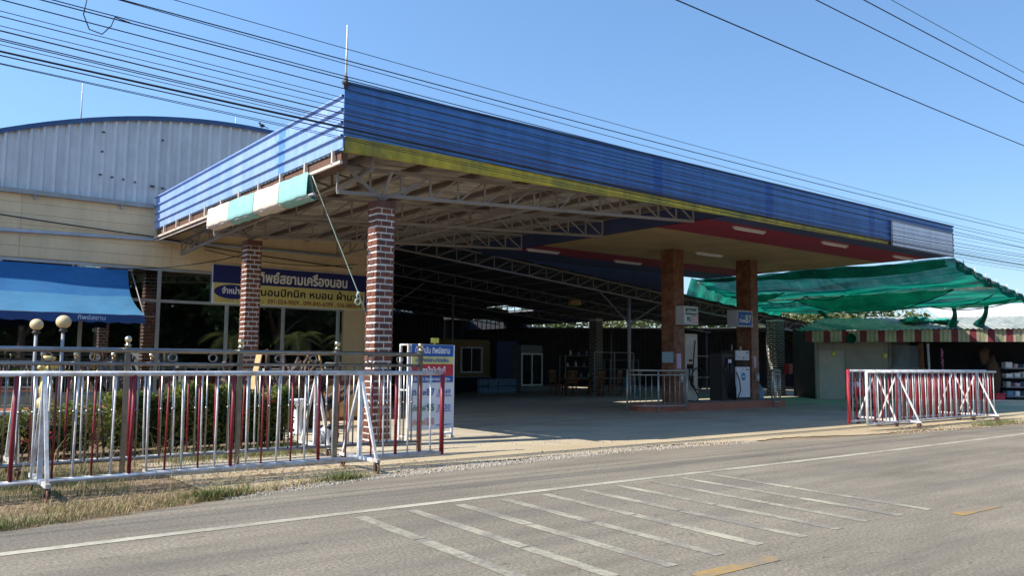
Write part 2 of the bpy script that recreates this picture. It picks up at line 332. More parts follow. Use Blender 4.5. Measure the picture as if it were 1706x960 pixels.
    def build(s, name, mats, parent=None, origin=None):
        me = bpy.data.meshes.new(name)
        off = Vector(ORG.get(parent.name, (0, 0, 0))) if parent else Vector(origin or (0, 0, 0))
        me.from_pydata([tuple(Vector(p)-off) for p in s.v], [], s.f)
        for m in (mats if isinstance(mats, (list, tuple)) else [mats]): me.materials.append(m)
        me.polygons.foreach_set('material_index', s.mi); me.polygons.foreach_set('use_smooth', s.sm); me.update()
        o = bpy.data.objects.new(name, me); COL.objects.link(o)
        if parent is not None: o.parent = parent; ORG[o.name] = tuple(off)
        elif origin: o.location = origin
        return o
ORG = {}
def thing(name, label, cat, loc=(0, 0, 0), group=None, world_built=True):
    """an Empty at the thing's base; its parts are built in world coordinates (world_built) or around the origin"""
    o = bpy.data.objects.new(name, None); COL.objects.link(o); o.location = loc; o.empty_display_size = .2
    ORG[o.name] = tuple(loc) if world_built else (0, 0, 0)
    return tag(o, label, cat, group)
def tag(o, label, cat, group=None, kind=None):
    o['label'] = label; o['category'] = cat
    if group: o['group'] = group
    if kind: o['kind'] = kind
    return o
def solo(mb, name, m, label, cat, group=None, kind=None):
    xs = [p[0] for p in mb.v]; ys = [p[1] for p in mb.v]; zs = [p[2] for p in mb.v]
    org = ((min(xs)+max(xs))/2, (min(ys)+max(ys))/2, min(zs)) if kind is None else None
    return tag(mb.build(name, m, None, org), label, cat, group, kind)
def kids(o): return [c for c in bpy.data.objects if c.parent == o]
def dup(o, loc, rz, label, group=None):
    def rec(src, par):
        c = src.copy(); COL.objects.link(c); c.parent = par
        for k in kids(src): rec(k, c)
        return c
    r = rec(o, None); r.location = loc; r.rotation_euler = (0, 0, rz); r['label'] = label
    if group: r['group'] = group
    return r

# ---------------------------------------------------------------- lettering (outline -> constrained triangulation, nonzero winding)
def text_tris(body, size, bold=0.):
    c = bpy.data.curves.new('lettering', 'FONT'); c.body = body; c.size = size; c.resolution_u = 3
    o = bpy.data.objects.new('lettering', c); COL.objects.link(o); dg = bpy.context.evaluated_depsgraph_get()
    e = o.evaluated_get(dg); cu = e.to_curve(dg); polys = []
    for sp in cu.splines:
        bp = sp.bezier_points; P = []
        for i in range(len(bp)):
            a, b = bp[i], bp[(i+1) % len(bp)]
            straight = (a.handle_right-a.co).cross(b.co-a.co).length < 1e-7 and (b.handle_left-b.co).cross(b.co-a.co).length < 1e-7
            if straight: P.append(a.co.to_2d())
            else: P += [q.to_2d() for q in interpolate_bezier(a.co, a.handle_right, b.handle_left, b.co, 5)[:-1]]
        Q = []
        for q in P:
            if not Q or (q-Q[-1]).length > 1e-6: Q.append(q)
        if len(Q) > 2: polys.append(Q)
    e.to_curve_clear(); bpy.data.objects.remove(o); bpy.data.curves.remove(c)
    if bold and polys:
        ar = max((sum(p[i].cross(p[(i+1) % len(p)]) for i in range(len(p))) for p in polys), key=abs); sg = 1 if ar > 0 else -1
        out = []
        for p in polys:
            n = len(p); q = []
            for i in range(n):
                d1 = (p[i]-p[i-1]).normalized(); d2 = (p[(i+1) % n]-p[i]).normalized(); t = (d1+d2)
                t = t.normalized() if t.length > .2 else d1
                q.append(p[i]+Vector((t.y, -t.x))*bold*sg)
            out.append(q)
        polys = out
    # glyph by glyph (clusters of overlapping contours) so that each triangulation stays small
    cl = []
    for p in sorted(polys, key=lambda p: min(q.x for q in p)):
        x0, x1 = min(q.x for q in p), max(q.x for q in p)
        if cl and x0 < cl[-1][1]: cl[-1][0].append(p); cl[-1][1] = max(cl[-1][1], x1)
        else: cl.append([[p], x1])
    V, F = [], []
    for ps, _ in cl:
        vs, es = [], []
        for p in ps:
            n = len(vs); vs += p; es += [(n+i, n+(i+1) % len(p)) for i in range(len(p))]
        ov, oe, of, *_r = delaunay_2d_cdt(vs, es, [], 0, 1e-6)
        seg = np.array([[(*p[i], *p[(i+1) % len(p)]) for i in range(len(p))] for p in ps[0:1]][0]+[(*p[i], *p[(i+1) % len(p)]) for p in ps[1:] for i in range(len(p))])
        n0 = len(V); V += [tuple(v) for v in ov]
        for f in of:
            cx = sum(ov[i].x for i in f)/len(f); cy = sum(ov[i].y for i in f)/len(f)
            y0, y1 = seg[:, 1], seg[:, 3]; cross = (seg[:, 2]-seg[:, 0])*(cy-y0)-(cx-seg[:, 0])*(y1-y0)
            w = np.sum((y0 <= cy) & (y1 > cy) & (cross > 0))-np.sum((y0 > cy) & (y1 <= cy) & (cross < 0))
            if w != 0: F.append([n0+i for i in f])
    return V, F
def text_mb(body, height, origin, ux, uz, width=None, bold=0., slant=0., nrm=None, lift=.003):
    """letters whose body is HEIGHT tall from ORIGIN along UX (right) and UZ (up), squeezed to WIDTH, LIFT off the board along nrm"""
    V, F = text_tris(body, 1., bold); mb = MB()
    if not V: return mb
    xs = [v[0] for v in V]; w = max(xs)-min(xs); x0 = min(xs); k = height/.70; kx = width/w if width else k
    ux = Vector(ux).normalized(); uz = Vector(uz).normalized(); nr = Vector(nrm) if nrm else ux.cross(uz).normalized()
    o = Vector(origin)+nr*lift
    mb.v = [tuple(o+ux*((v[0]-x0)*kx+v[1]*k*slant)+uz*v[1]*k) for v in V]; mb.f = F; mb.mi = [0]*len(F); mb.sm = [False]*len(F)
    return mb

# ================================================================ THE SETTING
def strip(pts_a, pts_b, z, nx=None):
    mb = MB(); n = len(pts_a)
    for a, b in zip(pts_a[:-1], pts_a[1:]): pass
    for i in range(n-1): mb.poly([(*pts_a[i], z), (*pts_a[i+1], z), (*pts_b[i+1], z), (*pts_b[i], z)])
    return mb
g = MB(); g.poly([(-400, -400, -.012), (500, -400, -.012), (500, 500, -.012), (-400, 500, -.012)])
tag(g.build('ground', dirt_ground), 'sandy bare ground running out beyond the road and yard', 'ground', kind='structure')
# asphalt with an uneven crumbling far edge
rnd = random.Random(3)
def edge_y(x):
    pts = [(-60, 7.9), (-4, 8.2), (1, 8.58), (5.1, 9.62), (10.5, 10.15), (14, 9.9), (19.1, 9.12), (30, 8.7), (120, 8.6)]
    for (a, b), (c, d) in zip(pts[:-1], pts[1:]):
        if a <= x <= c: return b+(d-b)*(x-a)/(c-a)
    return 8.6
xs = [-60+i*2 for i in range(28)]+[-4+i*.12 for i in range(280)]+[29.6+i*4 for i in range(23)]
e_pts = [(x, edge_y(x)+rnd.uniform(-.05, .05)+.06*math.sin(x*2.3)) for x in xs]
tag(strip([(x, -4.6) for x in xs], e_pts, 0).build('road', asphalt), 'worn grey asphalt two lane road in front of the station', 'road', kind='structure')
# forecourt slab of dusty concrete, 4 mm above ground; its front edge runs to the road on the right and stops at the yard on the left
def fc_edge(x): return edge_y(x)-.12 if x > 9 else edge_y(x)+.25 if x > 7.2 else 10.0+.55*max(0, 7.2-x)*0
xs2 = [3.2+i*.15 for i in range(240)]+[39.2, 60]
f_pts = []
for x in xs2:
    y = edge_y(x)+.32+.12*math.sin(x*1.7)+rnd.uniform(-.06, .06)
    f_pts.append((x, y))
fo = MB()
for i in range(len(xs2)-1):
    yb = 60 if xs2[i] > 6.4 else 12.9
    fo.poly([(*f_pts[i], .004), (*f_pts[i+1], .004), (xs2[i+1], yb, .004), (xs2[i], yb, .004)])
tag(fo.build('forecourt', concrete_ground), 'dusty grey concrete forecourt under the station canopy', 'forecourt', kind='structure')
sj = MB()
for x in (10.5, 14.5, 18.5, 22.5, 26.5, 30.5): sj.poly([(x, 11.6, .0055), (x+.014, 11.6, .0055), (x+.014, 46, .0055), (x, 46, .0055)])
for y in (12.6, 16.2, 20.4, 24.4, 28.4, 32.4): sj.poly([(7.6, y, .006), (44, y, .006), (44, y+.014, .006), (7.6, y+.014, .006)])
tag(sj.build('forecourt_joints', mat('dark_joint', (.09, .085, .075), .9, var=.3)), 'dark joints between the forecourt slabs', 'slab joints', kind='structure')
ys = MB(); ys.poly([(-30, 12.9, -.006), (6.4, 12.9, -.006), (6.4, 24.4, -.006), (-30, 24.4, -.006)])
tag(ys.build('yard_ground', yard_soil), 'brown soil of the planted yard behind the steel fence', 'yard', kind='structure')
# low concrete kerb along the gate track on the left
kb = MB(); kb.box(3.0, 11.55, -.02, 7.5, 11.85, .06)
tag(kb.build('kerb', conc), 'low grey concrete kerb under the sliding gates', 'kerb', kind='structure')
# paint on the road
def mark(pts, m, name, label):
    mb = MB(); mb.poly([(x, y, .004) for x, y in pts]); return tag(mb.build('road_marking', m), label, 'road marking', kind='structure')
lm = MB()
for i in range(170):
    x = -30+i*.6; dy = lambda x: .04*math.sin(x*.35)
    lm.poly([(x, 7.56+dy(x), .004), (x+.6, 7.56+dy(x+.6), .004), (x+.6, 7.69+dy(x+.6), .004), (x, 7.69+dy(x), .004)])
tag(lm.build('road_marking', line_white), 'long worn white edge line along the road', 'road marking', kind='structure')
for i in range(10):
    x = 3.93+i*.60; y1 = 4.30+.03*math.sin(i*2); w = .13
    mb = MB(); x1 = x-.17-.02*i*.5
    # the stripe, broken where traffic wore it through
    cuts = sorted([0, 1]+[rnd.uniform(.3, .75) for _ in range(1)]); 
    for a, b in zip(cuts[:-1], cuts[1:]):
        a += .006 if a else 0
        P = lambda t, s: (x+(x1-x)*t+s*w/2+rnd.uniform(-.008, .008), 7.42+(y1-7.42)*t, .004)
        mb.poly([P(a, -1), P(a, 1), P(b, 1), P(b, -1)])
    tag(mb.build('road_marking', hatch_white), 'faded white rumble stripe across the lane', 'road marking', 'rumble stripes on the road', 'structure')
for x in (-3.6, .7, 4.82, 9.0, 13.3, 17.5, 21.8, 26):
    mark([(x, 3.9), (x+.95, 3.9), (x+1.0, 4.04), (x+.03, 4.05)], line_yellow, 'road_marking', 'worn yellow centre dash on the road')

# ================================================================ STATION CANOPY
def corr_wall(mb, axis, a0, a1, z0, z1, at, out, ribs, depth=.03, rw=.035):
    """sheet with raised ribs at the heights RIBS; axis 'x': runs along x at y=at; out = -1/+1 side the ribs stand out"""
    prof = [(z0, 0)]
    for z in ribs: prof += [(z-rw/2-.012, 0), (z-rw/2, depth), (z+rw/2, depth), (z+rw/2+.012, 0)]
    prof.append((z1, 0))
    for (za, da), (zb, db) in zip(prof[:-1], prof[1:]):
        if axis == 'x': mb.poly([(a0, at+out*da, za), (a1, at+out*da, za), (a1, at+out*db, zb), (a0, at+out*db, zb)])
        else: mb.poly([(at+out*da, a0, za), (at+out*da, a1, za), (at+out*db, a1, zb), (at+out*db, a0, zb)])
    return mb
CX0, CX1, CY0, CY1 = 6.2, 29.2, 12.65, 24.4
can = thing('station_canopy', 'long blue fascia station canopy standing on brick and tiled pillars', 'canopy', (16, 18, 0))
ff = MB(); corr_wall(ff, 'x', CX0, CX1, 5.40, 6.31, CY0, -1, [5.50, 5.68, 5.86, 6.04, 6.21], .028, .05)
ff.box(CX0, CY0+.004, 5.40, CX1, CY0+.03, 6.31)
front = ff.build('front_fascia', fascia_blue, can)
for x in (14.0, 18.35, 23.6):
    corr_wall(MB(), 'x', x, x+.32, 5.40, 6.31, CY0-.004, -1, [5.50, 5.68, 5.86, 6.04, 6.21], .028, .05).build('overlap_seam', mat('darker_fascia_blue', (.03, .115, .38), .38), front)
MB().box(CX0-.02, CY0-.035, 6.311, CX1+.02, CY0+.06, 6.345).build('top_flashing', trim_blue, front)
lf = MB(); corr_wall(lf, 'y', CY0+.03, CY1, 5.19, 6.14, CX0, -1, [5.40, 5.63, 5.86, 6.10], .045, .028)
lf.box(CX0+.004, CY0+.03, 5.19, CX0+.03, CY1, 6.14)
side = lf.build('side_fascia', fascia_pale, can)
corr_wall(MB(), 'y', 15.2, 15.5, 5.192, 6.12, CX0-.004, -1, [5.40, 5.63, 5.86], .045, .028).build('overlap_seam', mat('mid_fascia_blue', (.10, .23, .56), .38), side)
rf = MB(); rf.box(CX1-.03, CY0+.03, 5.30, CX1, 23.4, 6.30); rf.build('end_fascia', fascia_blue, can)
MB().box(17, 23.37, 5.30, CX1-.04, 23.4, 6.2).build('rear_fascia', fascia_blue, can)
yb = MB(); yb.poly([(CX0+.05, CY0+.035, 5.13), (17, CY0+.035, 5.245), (CX1-4.4, CY0+.035, 5.285), (CX1-4.4, CY0+.035, 5.40), (CX0+.05, CY0+.035, 5.40)])
yb.poly([(CX0+.05, CY0+.09, 5.13), (CX0+.05, CY0+.09, 5.40), (CX1-4.4, CY0+.09, 5.40), (CX1-4.4, CY0+.09, 5.285), (17, CY0+.09, 5.245)])
yb.poly([(CX0+.05, CY0+.035, 5.13), (CX0+.05, CY0+.09, 5.13), (17, CY0+.09, 5.245), (17, CY0+.035, 5.245)])
yb.poly([(17, CY0+.035, 5.245), (17, CY0+.09, 5.245), (CX1-4.4, CY0+.09, 5.285), (CX1-4.4, CY0+.035, 5.285)])
yb.build('yellow_band', yellow_band, can)
# left part: corrugated roof sheet, falling to the left
rs = MB()
for k in range(64):
    y = CY0+.1+k*.184
    zl, zr = 5.16, 5.72
    for (ya, da), (yb_, db) in (((y, 0), (y+.11, 0)), ((y+.11, 0), (y+.13, .03)), ((y+.13, .03), (y+.165, .03)), ((y+.165, .03), (y+.184, 0))):
        rs.poly([(CX0+.05, ya, zl+da), (17.0, ya, zr+da), (17.0, yb_, zr+db), (CX0+.05, yb_, zl+db)])
rs.build('roof_sheet', roof_under, can)
for x in (6.75, 8.05, 9.4, 10.75, 12.1, 13.45, 14.8, 16.2):
    z = 5.16+(x-6.25)*.0521-.055
    MB().bar((x, CY0+.12, z), (x, CY1-.05, z), .11, .10).build('purlin', mat('brown_purlin', (.13, .10, .085), .6), can)
MB().bar((CX0+.1, CY0+.15, 5.0), (CX0+.1, CY1-.1, 5.0), .12, .24).build('edge_beam', rust, can)
# rails below the side fascia
sr = MB(); sr.bar((CX0-.02, CY0+.02, 4.93), (CX0-.02, CY1-.1, 4.93), .05, .05); sr.bar((CX0+.03, 17.5, 4.86), (CX0+.03, CY1-.1, 4.86), .04, .04)
for y in [13.0+1.15*i for i in range(10)]: sr.bar((CX0-.02, y, 4.93), (CX0-.02, y, 5.185), .05, .05)
sr.build('edge_rail', mat('weathered_white_rail', (.62, .54, .46), .6, var=.25, scale=8, dirt=(.34, .18, .1), dscale=4, dfac=.6), can)
# trusses
def truss(mb, a, b, d0, d1, n, flip_mid=True, cw=.07, ww=.035, perp=(0, 1, 0)):
    """bottom chord a->b, depth d0..d1, n bays"""
    a = Vector(a); b = Vector(b); Z = Vector((0, 0, 1))
    ta, tb = a+Z*d0, b+Z*d1
    mb.bar(a, b, cw, cw*.9, Z); mb.bar(ta, tb, cw, cw*.9, Z)
    for i in range(n+1):
        t = i/n; p = a.lerp(b, t); q = ta.lerp(tb, t); mb.bar(p, q, ww, ww, perp)
        if i < n:
            p2 = a.lerp(b, (i+1)/n); q2 = ta.lerp(tb, (i+1)/n)
            if flip_mid and i >= n*.55: mb.bar(q, p2, ww*.9, ww*.9, perp)
            else: mb.bar(p, q2, ww*.9, ww*.9, perp)
    return mb
for y, x1, za, zb in ((13.25, 16.15, 4.55, 5.10), (16.55, 16.2, 4.58, 5.10), (19.85, 15.9, 4.55, 5.05)):
    truss(MB(), (6.4, y, za-.02), (x1, y, zb), .46, .44, 15).build('roof_truss', truss_paint, can)
truss(MB(), (6.9, 12.9, 4.95), (6.9, 24.2, 4.52), .28, .36, 14).build('cross_truss', truss_paint, can)
truss(MB(), (11.6, 12.9, 5.0), (11.6, 23.9, 4.86), .36, .5, 12, cw=.06).build('cross_truss', truss_paint, can)
for (x, y) in ((7.3, 13.25), (7.3, 19.85)):
    for dx, dy in ((.9, 0), (-.7, 0), (0, 1.0), (0, -.35)): MB().bar((x, y, 4.5), (x+dx, y+dy, 4.98), .05, .05).build('knee_brace', truss_paint, can)
# right part: flat soffit in five painted bands of boards
def boards(name, y0, y1, m, n):
    mb = MB(); w = (y1-y0)/n
    for i in range(n):
        xs_ = [17.0]+[17.0+2.44*(j+1)-(1.2 if i % 2 else 0) for j in range(5)]+[CX1-.04]
        xs_ = sorted(x for x in xs_ if 17 <= x <= CX1-.04)
        for a, b in zip(xs_[:-1], xs_[1:]): mb.box(a+.003, y0+i*w+.004, 5.285+rnd.uniform(0, .004), b-.003, y0+(i+1)*w-.004, 5.30)
    return mb.build(name, m, can)
boards('blue_soffit', 12.75, 13.42, soffit_blue, 1); boards('red_soffit', 13.42, 15.2, soffit_red, 3); boards('cream_soffit', 15.2, 20.1, soffit_cream, 8)
boards('red_soffit', 20.1, 21.55, soffit_red, 2); boards('blue_soffit', 21.55, 23.3, soffit_blue, 3)
MB().box(17.0, 12.75, 5.31, CX1-.04, 23.36, 5.33).build('soffit_backing', soffit_blue, can)
MB().box(16.2, 12.72, 6.05, CX1-.04, 23.36, 6.08).build('top_deck', dark_sheet, can)
MB().box(16.9, 12.75, 5.32, 16.95, 23.36, 6.04).build('soffit_edge_board', soffit_blue, can)
# brick pillars: real bricks proud of a mortar core
def brick_pillar(name, cx, cy, w, z0, z1, course, brick_mats, core_mat, parent=None, joint=.03, seed=1):
    rr = random.Random(seed); core = MB(); h = w/2-.008; core.box(cx-h, cy-h, z0, cx+h, cy+h, z1)
    bm_ = MB(); n = int((z1-z0)/course)
    for i in range(n):
        z = z0+i*course+joint/2; zt = z+course-joint
        if z > z1-.14: continue
        for s_ in range(4):
            if (i+s_) % 2: cuts = [(-w/2, -w*.02), (w*.05, w/2-.001)]
            else: cuts = [(-w/2, -w*.30), (-w*.23, w*.28), (w*.35, w/2-.001)]
            for a, b in cuts:
                bm_.cur = 0 if rr.random() < .6 else 1; o_ = w/2-.012; t = w/2+.004+rr.uniform(0, .006)
                a += rr.uniform(-.006, .006); b += rr.uniform(-.006, .006); dz = rr.uniform(-.004, .004)
                if s_ == 0: bm_.box(cx+a, cy-t, z+dz, cx+b, cy-o_, zt+dz)
                elif s_ == 1: bm_.box(cx+a, cy+o_, z+dz, cx+b, cy+t, zt+dz)
                elif s_ == 2: bm_.box(cx-t, cy+a, z+dz, cx-o_, cy+b, zt+dz)
                else: bm_.box(cx+o_, cy+a, z+dz, cx+t, cy+b, zt+dz)
    c_ = core.build(name, core_mat, parent) if parent else None
    return c_, bm_, core
for i, (x, y) in enumerate(((7.32, 13.28), (7.34, 19.85))):
    c_, bm_, _ = brick_pillar('brick_pillar', x, y, .36, 0, 4.46, .117, None, mortar, can, .036, seed=i+2)
    bm_.build('brickwork', [brick_red, brick_dark], c_)
    MB().box(x-.19, y-.19, 4.33, x+.19, y+.19, 4.462).build('pillar_cap', brick_dark, c_)
# two tiled columns on the pump island
def tiled_column(x0, y0, w, d):
    c_ = MB().box(x0, y0, .25, x0+w, y0+d, 5.285).build('tiled_column', mat('tile_grout', (.10, .05, .03), .8), can)
    t = MB(); rr = random.Random(5)
    for i in range(25):
        z = .255+i*.201; zt = min(z+.194, 5.28)
        for k in range(2):
            a, b = (0, .5) if k == 0 else (.5, 1)
            t.cur = rr.choice((0, 0, 1)); e = .004+rr.uniform(0, .003)
            t.box(x0+w*a+.003, y0-e, z, x0+w*b-.003, y0+.001, zt); t.box(x0-e, y0+d*a+.003, z, x0+.001, y0+d*b-.003, zt)
            t.box(x0+w*a+.003, y0+d-.001, z, x0+w*b-.003, y0+d+e, zt); t.box(x0+w-.001, y0+d*a+.003, z, x0+w+e, y0+d*b-.003, zt)
    t.build('tile_cladding', [tile_brown, mat('pale_brown_tile', (.21, .105, .06), .35, var=.35, scale=6)], c_)
    return c_
tiled_column(20.66, 17.8, .52, .52); tiled_column(24.83, 17.8, .42, .62)
# blank white board at the fascia's right end
bp = MB(); bp.box(24.85, CY0-.075, 5.25, 28.98, CY0-.045, 6.04)
for i in range(7): bp.box(24.9+i*.66, CY0-.045, 5.26, 24.93+i*.66, CY0-.03, 6.0)
wb = solo(bp, 'blank_signboard', blank_panel, 'blank weathered white panel on the far right end of the blue fascia', 'signboard')
fr_ = MB()
for z in (5.24, 6.05): fr_.bar((24.84, CY0-.08, z), (28.99, CY0-.08, z), .02, .02)
for x in (24.84, 28.99): fr_.bar((x, CY0-.08, 5.24), (x, CY0-.08, 6.05), .02, .02)
ORG[wb.name] = tuple(wb.location); fr_.build('frame', truss_paint, wb)
# tube lamps under the soffit
for i, (x, y, lab) in enumerate(((18.4, 13.7, 'white tube lamp on the red soffit, first from the canopy gap'), (22.7, 13.66, 'white tube lamp on the front red soffit band, middle of its row'), (27.4, 13.84, 'white tube lamp on the red soffit below the blank white panel'),
        (21.75, 17.75, 'white tube lamp on the cream soffit between the tiled columns'), (21.35, 21.17, 'white tube lamp on the rear soffit just left of the tiled column'), (16.98, 20.9, 'white tube lamp on the rear soffit corner farthest from columns'))):
    t = thing('tube_lamp', lab, 'ceiling lamp', (x, y, 5.25), 'tube lamps under the soffit')
    MB().box(x, y-.05, 5.235, x+1.4, y+.05, 5.283).build('housing', tube_white, t)
    MB().tube([(x+.04, y, 5.215), (x+1.36, y, 5.215)], .017, 8).build('tube', mat('unlit_tube', (.78, .78, .76), .3), t)
# masts
def mast(x, y, z0, z1, r, lab):
    t = thing('lightning_mast', lab, 'mast', (x, y, z0), 'lightning masts')
    MB().tube([(x, y, z0), (x, y, z1)], [r, r*.7], 8).build('pole', white_pipe, t)
    MB().tube([(x-.06, y, z0+.1), (x+.06, y, z0+.1)], .035, 6).tube([(x, y, z0), (x, y, z0+.22)], r*1.7, 8).build('clamp', dark_iron, t)
mast(6.19, 12.60, 6.2, 7.33, .022, 'slim white mast at the front corner of the blue canopy')

# ================================================================ BEDDING SHOP (barrel-roofed hall)
HY = 24.5
shop = thing('bedding_shop', 'long cream shop hall with blue grey barrel roof and dark windows', 'shop building', (4, HY, 0))
def arch(x): return 8.66-.0298*(x-8.9)**2
w = MB(); w.box(-8, HY, 4.12, 13.0, HY+.15, 5.86); w.box(-8, HY, 0, 13.0, HY+.15, .55); w.box(12.2, HY, .55, 13.0, HY+.15, 4.12); w.box(-8, HY, .55, -7.4, HY+.15, 4.12)
for k in range(6):
    for xa, xb in ((-7.99, -4.4), (-4.4, -.75), (-.75, 2.92), (2.92, 6.7), (6.7, 10.3), (10.3, 12.99)): w.box(xa+.006, HY-.014-.002*((k*5+int(xa)) % 3), 4.14+k*.285, xb-.006, HY, 4.14+k*.285+.274)
w.build('front_wall', cream_board, shop)
MB().box(12.85, HY+.16, 0, 13.0, 46.9, 8.1).build('side_wall', dark_sheet, shop); MB().box(-1, 46.91, 0, 13.0, 46.95, 5.8).poly([(xq, 46.93, arch(xq)) for xq in [-.6+i*.85 for i in range(17)]]+[(13.0, 46.93, 5.8), (-.6, 46.93, 5.8)]).build('rear_wall', dark_sheet, shop)
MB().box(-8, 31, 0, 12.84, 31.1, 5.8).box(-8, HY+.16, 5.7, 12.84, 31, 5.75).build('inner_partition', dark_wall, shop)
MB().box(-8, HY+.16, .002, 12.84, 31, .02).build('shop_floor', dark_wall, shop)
gb = MB(); x = -3.0
while x < 18.2:
    prof = [(x, 0), (x+.155, 0), (x+.222, -.075), (x+.268, -.075), (x+.29, 0)]
    for (xa, da), (xb, db) in zip(prof[:-1], prof[1:]):
        if xa < 18.2: gb.poly([(xa, HY+.05+da, 5.80), (xb, HY+.05+db, 5.80), (xb, HY+.05+db, arch(xb)), (xa, HY+.05+da, arch(xa))])
    x += .29
gb.build('gable_sheet', zinc_blue, shop)
for x, z in ((4.75, 8.1), (4.72, 7.75), (4.72, 7.2), (4.70, 6.55), (5.0, 6.52), (5.3, 6.5), (5.6, 6.46), (6.05, 6.42), (6.35, 6.4), (6.6, 6.36), (6.3, 7.8), (8.2, 7.55), (8.6, 7.5), (2.3, 6.0)): MB().box(x, HY-.04, z, x+rnd.uniform(.04, .09), HY+.03, z+.04).build('fixing', dark_iron, shop)
rfm = MB(); N = 40
for i in range(N):
    xa = -1+19.6*i/N; xb = -1+19.6*(i+1)/N
    rfm.poly([(xa, HY-.06, arch(xa)+.05), (xb, HY-.06, arch(xb)+.05), (xb, 47, arch(xb)+.05), (xa, 47, arch(xa)+.05)])
    rfm.poly([(xa, HY-.06, arch(xa)-.08), (xb, HY-.06, arch(xb)-.08), (xb, HY-.06, arch(xb)+.05), (xa, HY-.06, arch(xa)+.05)])
rfm.build('barrel_roof', trim_blue, shop)
gt = MB(); gt.box(-8, HY-.16, 5.78, 6.15, HY-.02, 5.90)
for xx in (1, 3.2, 5.3): gt.bar((xx, HY-.1, 5.66), (xx, HY-.1, 5.80), .06, .06)
gt.build('gutter', mat('gutter_grey', (.28, .28, .26), .5, .3), shop)
MULL = [-5.4, -3.4, -1.4, .5, 2.52, 4.45, 6.42, 8.37, 10.13, 12.0]
wf = MB()
for xx in MULL: wf.box(xx-.045, HY-.02, .55, xx+.045, HY+.06, 4.11)
wf.box(-7.4, HY-.012, 3.13, 12.2, HY+.055, 3.21); wf.box(-7.4, HY-.012, .552, 12.2, HY+.055, .62); wf.box(-7.4, HY-.012, 4.03, 12.2, HY+.055, 4.108); wf.box(6.5, HY-.010, 1.72, 12.2, HY+.05, 1.78)
win = wf.build('window_frame', mat('grey_aluminium', (.36, .37, .36), .4, .4), shop)
for a, b in zip([-7.4]+MULL, MULL+[12.2]): MB().box(a+.046, HY+.02, .58, b-.046, HY+.028, 4.06).build('pane', dark_glass, win)
pp = MB(); pp.tube([(-8, HY-.07, 4.86), (2.5, HY-.07, 4.79), (6.3, HY-.07, 4.90), (12, HY-.07, 4.92)], .045, 8)
pp.build('conduit', mat('grey_blue_conduit', (.36, .40, .46), .5), shop)
# wall cables
def cable(name, pts, r, m, label, group=None, cat='cable', seg=6):
    return solo(MB().tube(pts, r, seg), name, m, label, cat, group)
def sag(a, b, s, n=14):
    a = Vector(a); b = Vector(b); return [tuple(a.lerp(b, i/n)-Vector((0, 0, s*4*(i/n)*(1-i/n)))) for i in range(n+1)]
cable('wall_cable', sag((-2, HY-.12, 5.55), (6.0, HY-.14, 4.98), .06)+sag((6.1, HY-.14, 4.97), (12.4, HY-.12, 4.55), .05)[1:], .018, cable_black, 'long black cable sloping across the cream shop wall')
cable('wall_cable', sag((5.0, HY-.12, 3.98), (8.4, 22.5, 4.55), .16), .014, cable_black, 'thin black cable rising from the blue awning to the brick pillar')
cable('wall_cable', sag((7.6, HY-.1, 4.75), (12.6, HY-.1, 4.7), .22), .012, cable_black, 'thin sagging cable on the ochre wall above the shop sign')
for i, (x, y, zt) in enumerate(((4.35, HY+1.0, 9.35), (8.75, HY+1.0, 9.2))):
    mast(x, y, arch(x)-.1, zt, .022, ('tall white mast on the left of the barrel roof', 'short mast on the barrel roof beside the perched bird')[i])
# bird silhouette on the barrel roof
bd = MB(); bx, by, bz = 9.25, HY+.05, arch(9.25)+.05
bd.blob((bx, by, bz+.11), (.09, .05, .055), 10, .04); bd.ball((bx-.075, by, bz+.175), .035, 10); bd.bar((bx-.105, by, bz+.175), (bx-.14, by, bz+.17), .012, .012)
bd.bar((bx+.06, by, bz+.10), (bx+.20, by, bz+.06), .03, .012); bd.bar((bx-.01, by-.015, bz), (bx-.01, by-.01, bz+.07), .008, .008); bd.bar((bx-.01, by+.015, bz), (bx-.01, by+.01, bz+.07), .008, .008)
solo(bd, 'bird', mat('dark_feathers', (.04, .04, .045), .7), 'small dark bird perched on the barrel roof edge', 'bird')
# bedding in the windows
for i, (x, z, rx, rz, m, lab) in enumerate(((5.6, .60, .45, .55, bag_white, 'clear bag of white bedding low in the window by the awning corner'), (7.0, .6, .28, .62, bag_white, 'tall white bag of bedding standing in the shop window'), (7.9, .6, .42, .42, bag_pink, 'pinkish bag of bedding in the window left of the rear brick pillar'),
        (3.6, .6, .4, .35, bag_pink, 'pink bedding bundle in the window behind the globe lamps'), (9.2, .6, .5, .35, bag_white, 'white folded bedding in the window right of the rear brick pillar'))):
    b = MB(); b.blob((x, HY+.75, z+rz), (rx, .3, rz), 12, .12, random.Random(i)); solo(b, 'bedding_bag', m, lab, 'bedding bag', 'bedding behind the shop windows')
# shop sign
sg = thing('shop_sign', 'navy and yellow bedding shop sign with phone numbers on the ochre wall', 'sign', (10.4, HY-.05, 3.18))
SY = HY-.06
MB().box(7.88, SY, 3.18, 12.90, SY+.04, 4.345).build('board', sign_white, sg)
MB().box(7.90, SY-.004, 3.80, 13.15, SY+.036, 4.335).box(12.9, SY-.003, 3.18, 13.15, SY+.036, 3.80).build('navy_panel', navy, sg)
MB().box(7.93, SY-.003, 3.20, 12.86, SY+.001, 3.795).build('yellow_panel', sign_yellow, sg)
ov = MB(); ov.poly([(8.50+.56*math.cos(q), SY-.006, 3.545+.215*math.sin(q)) for q in [2*math.pi*k/40 for k in range(40)]])
ov.build('oval', navy, sg)
def wall_text(body, h, x, z, width, m, bold, lift, name='lettering', parent=sg, y=SY):
    return text_mb(body, h, (x, y, z), (1, 0, 0), (0, 0, 1), width, bold, lift=lift).build(name, m, parent)
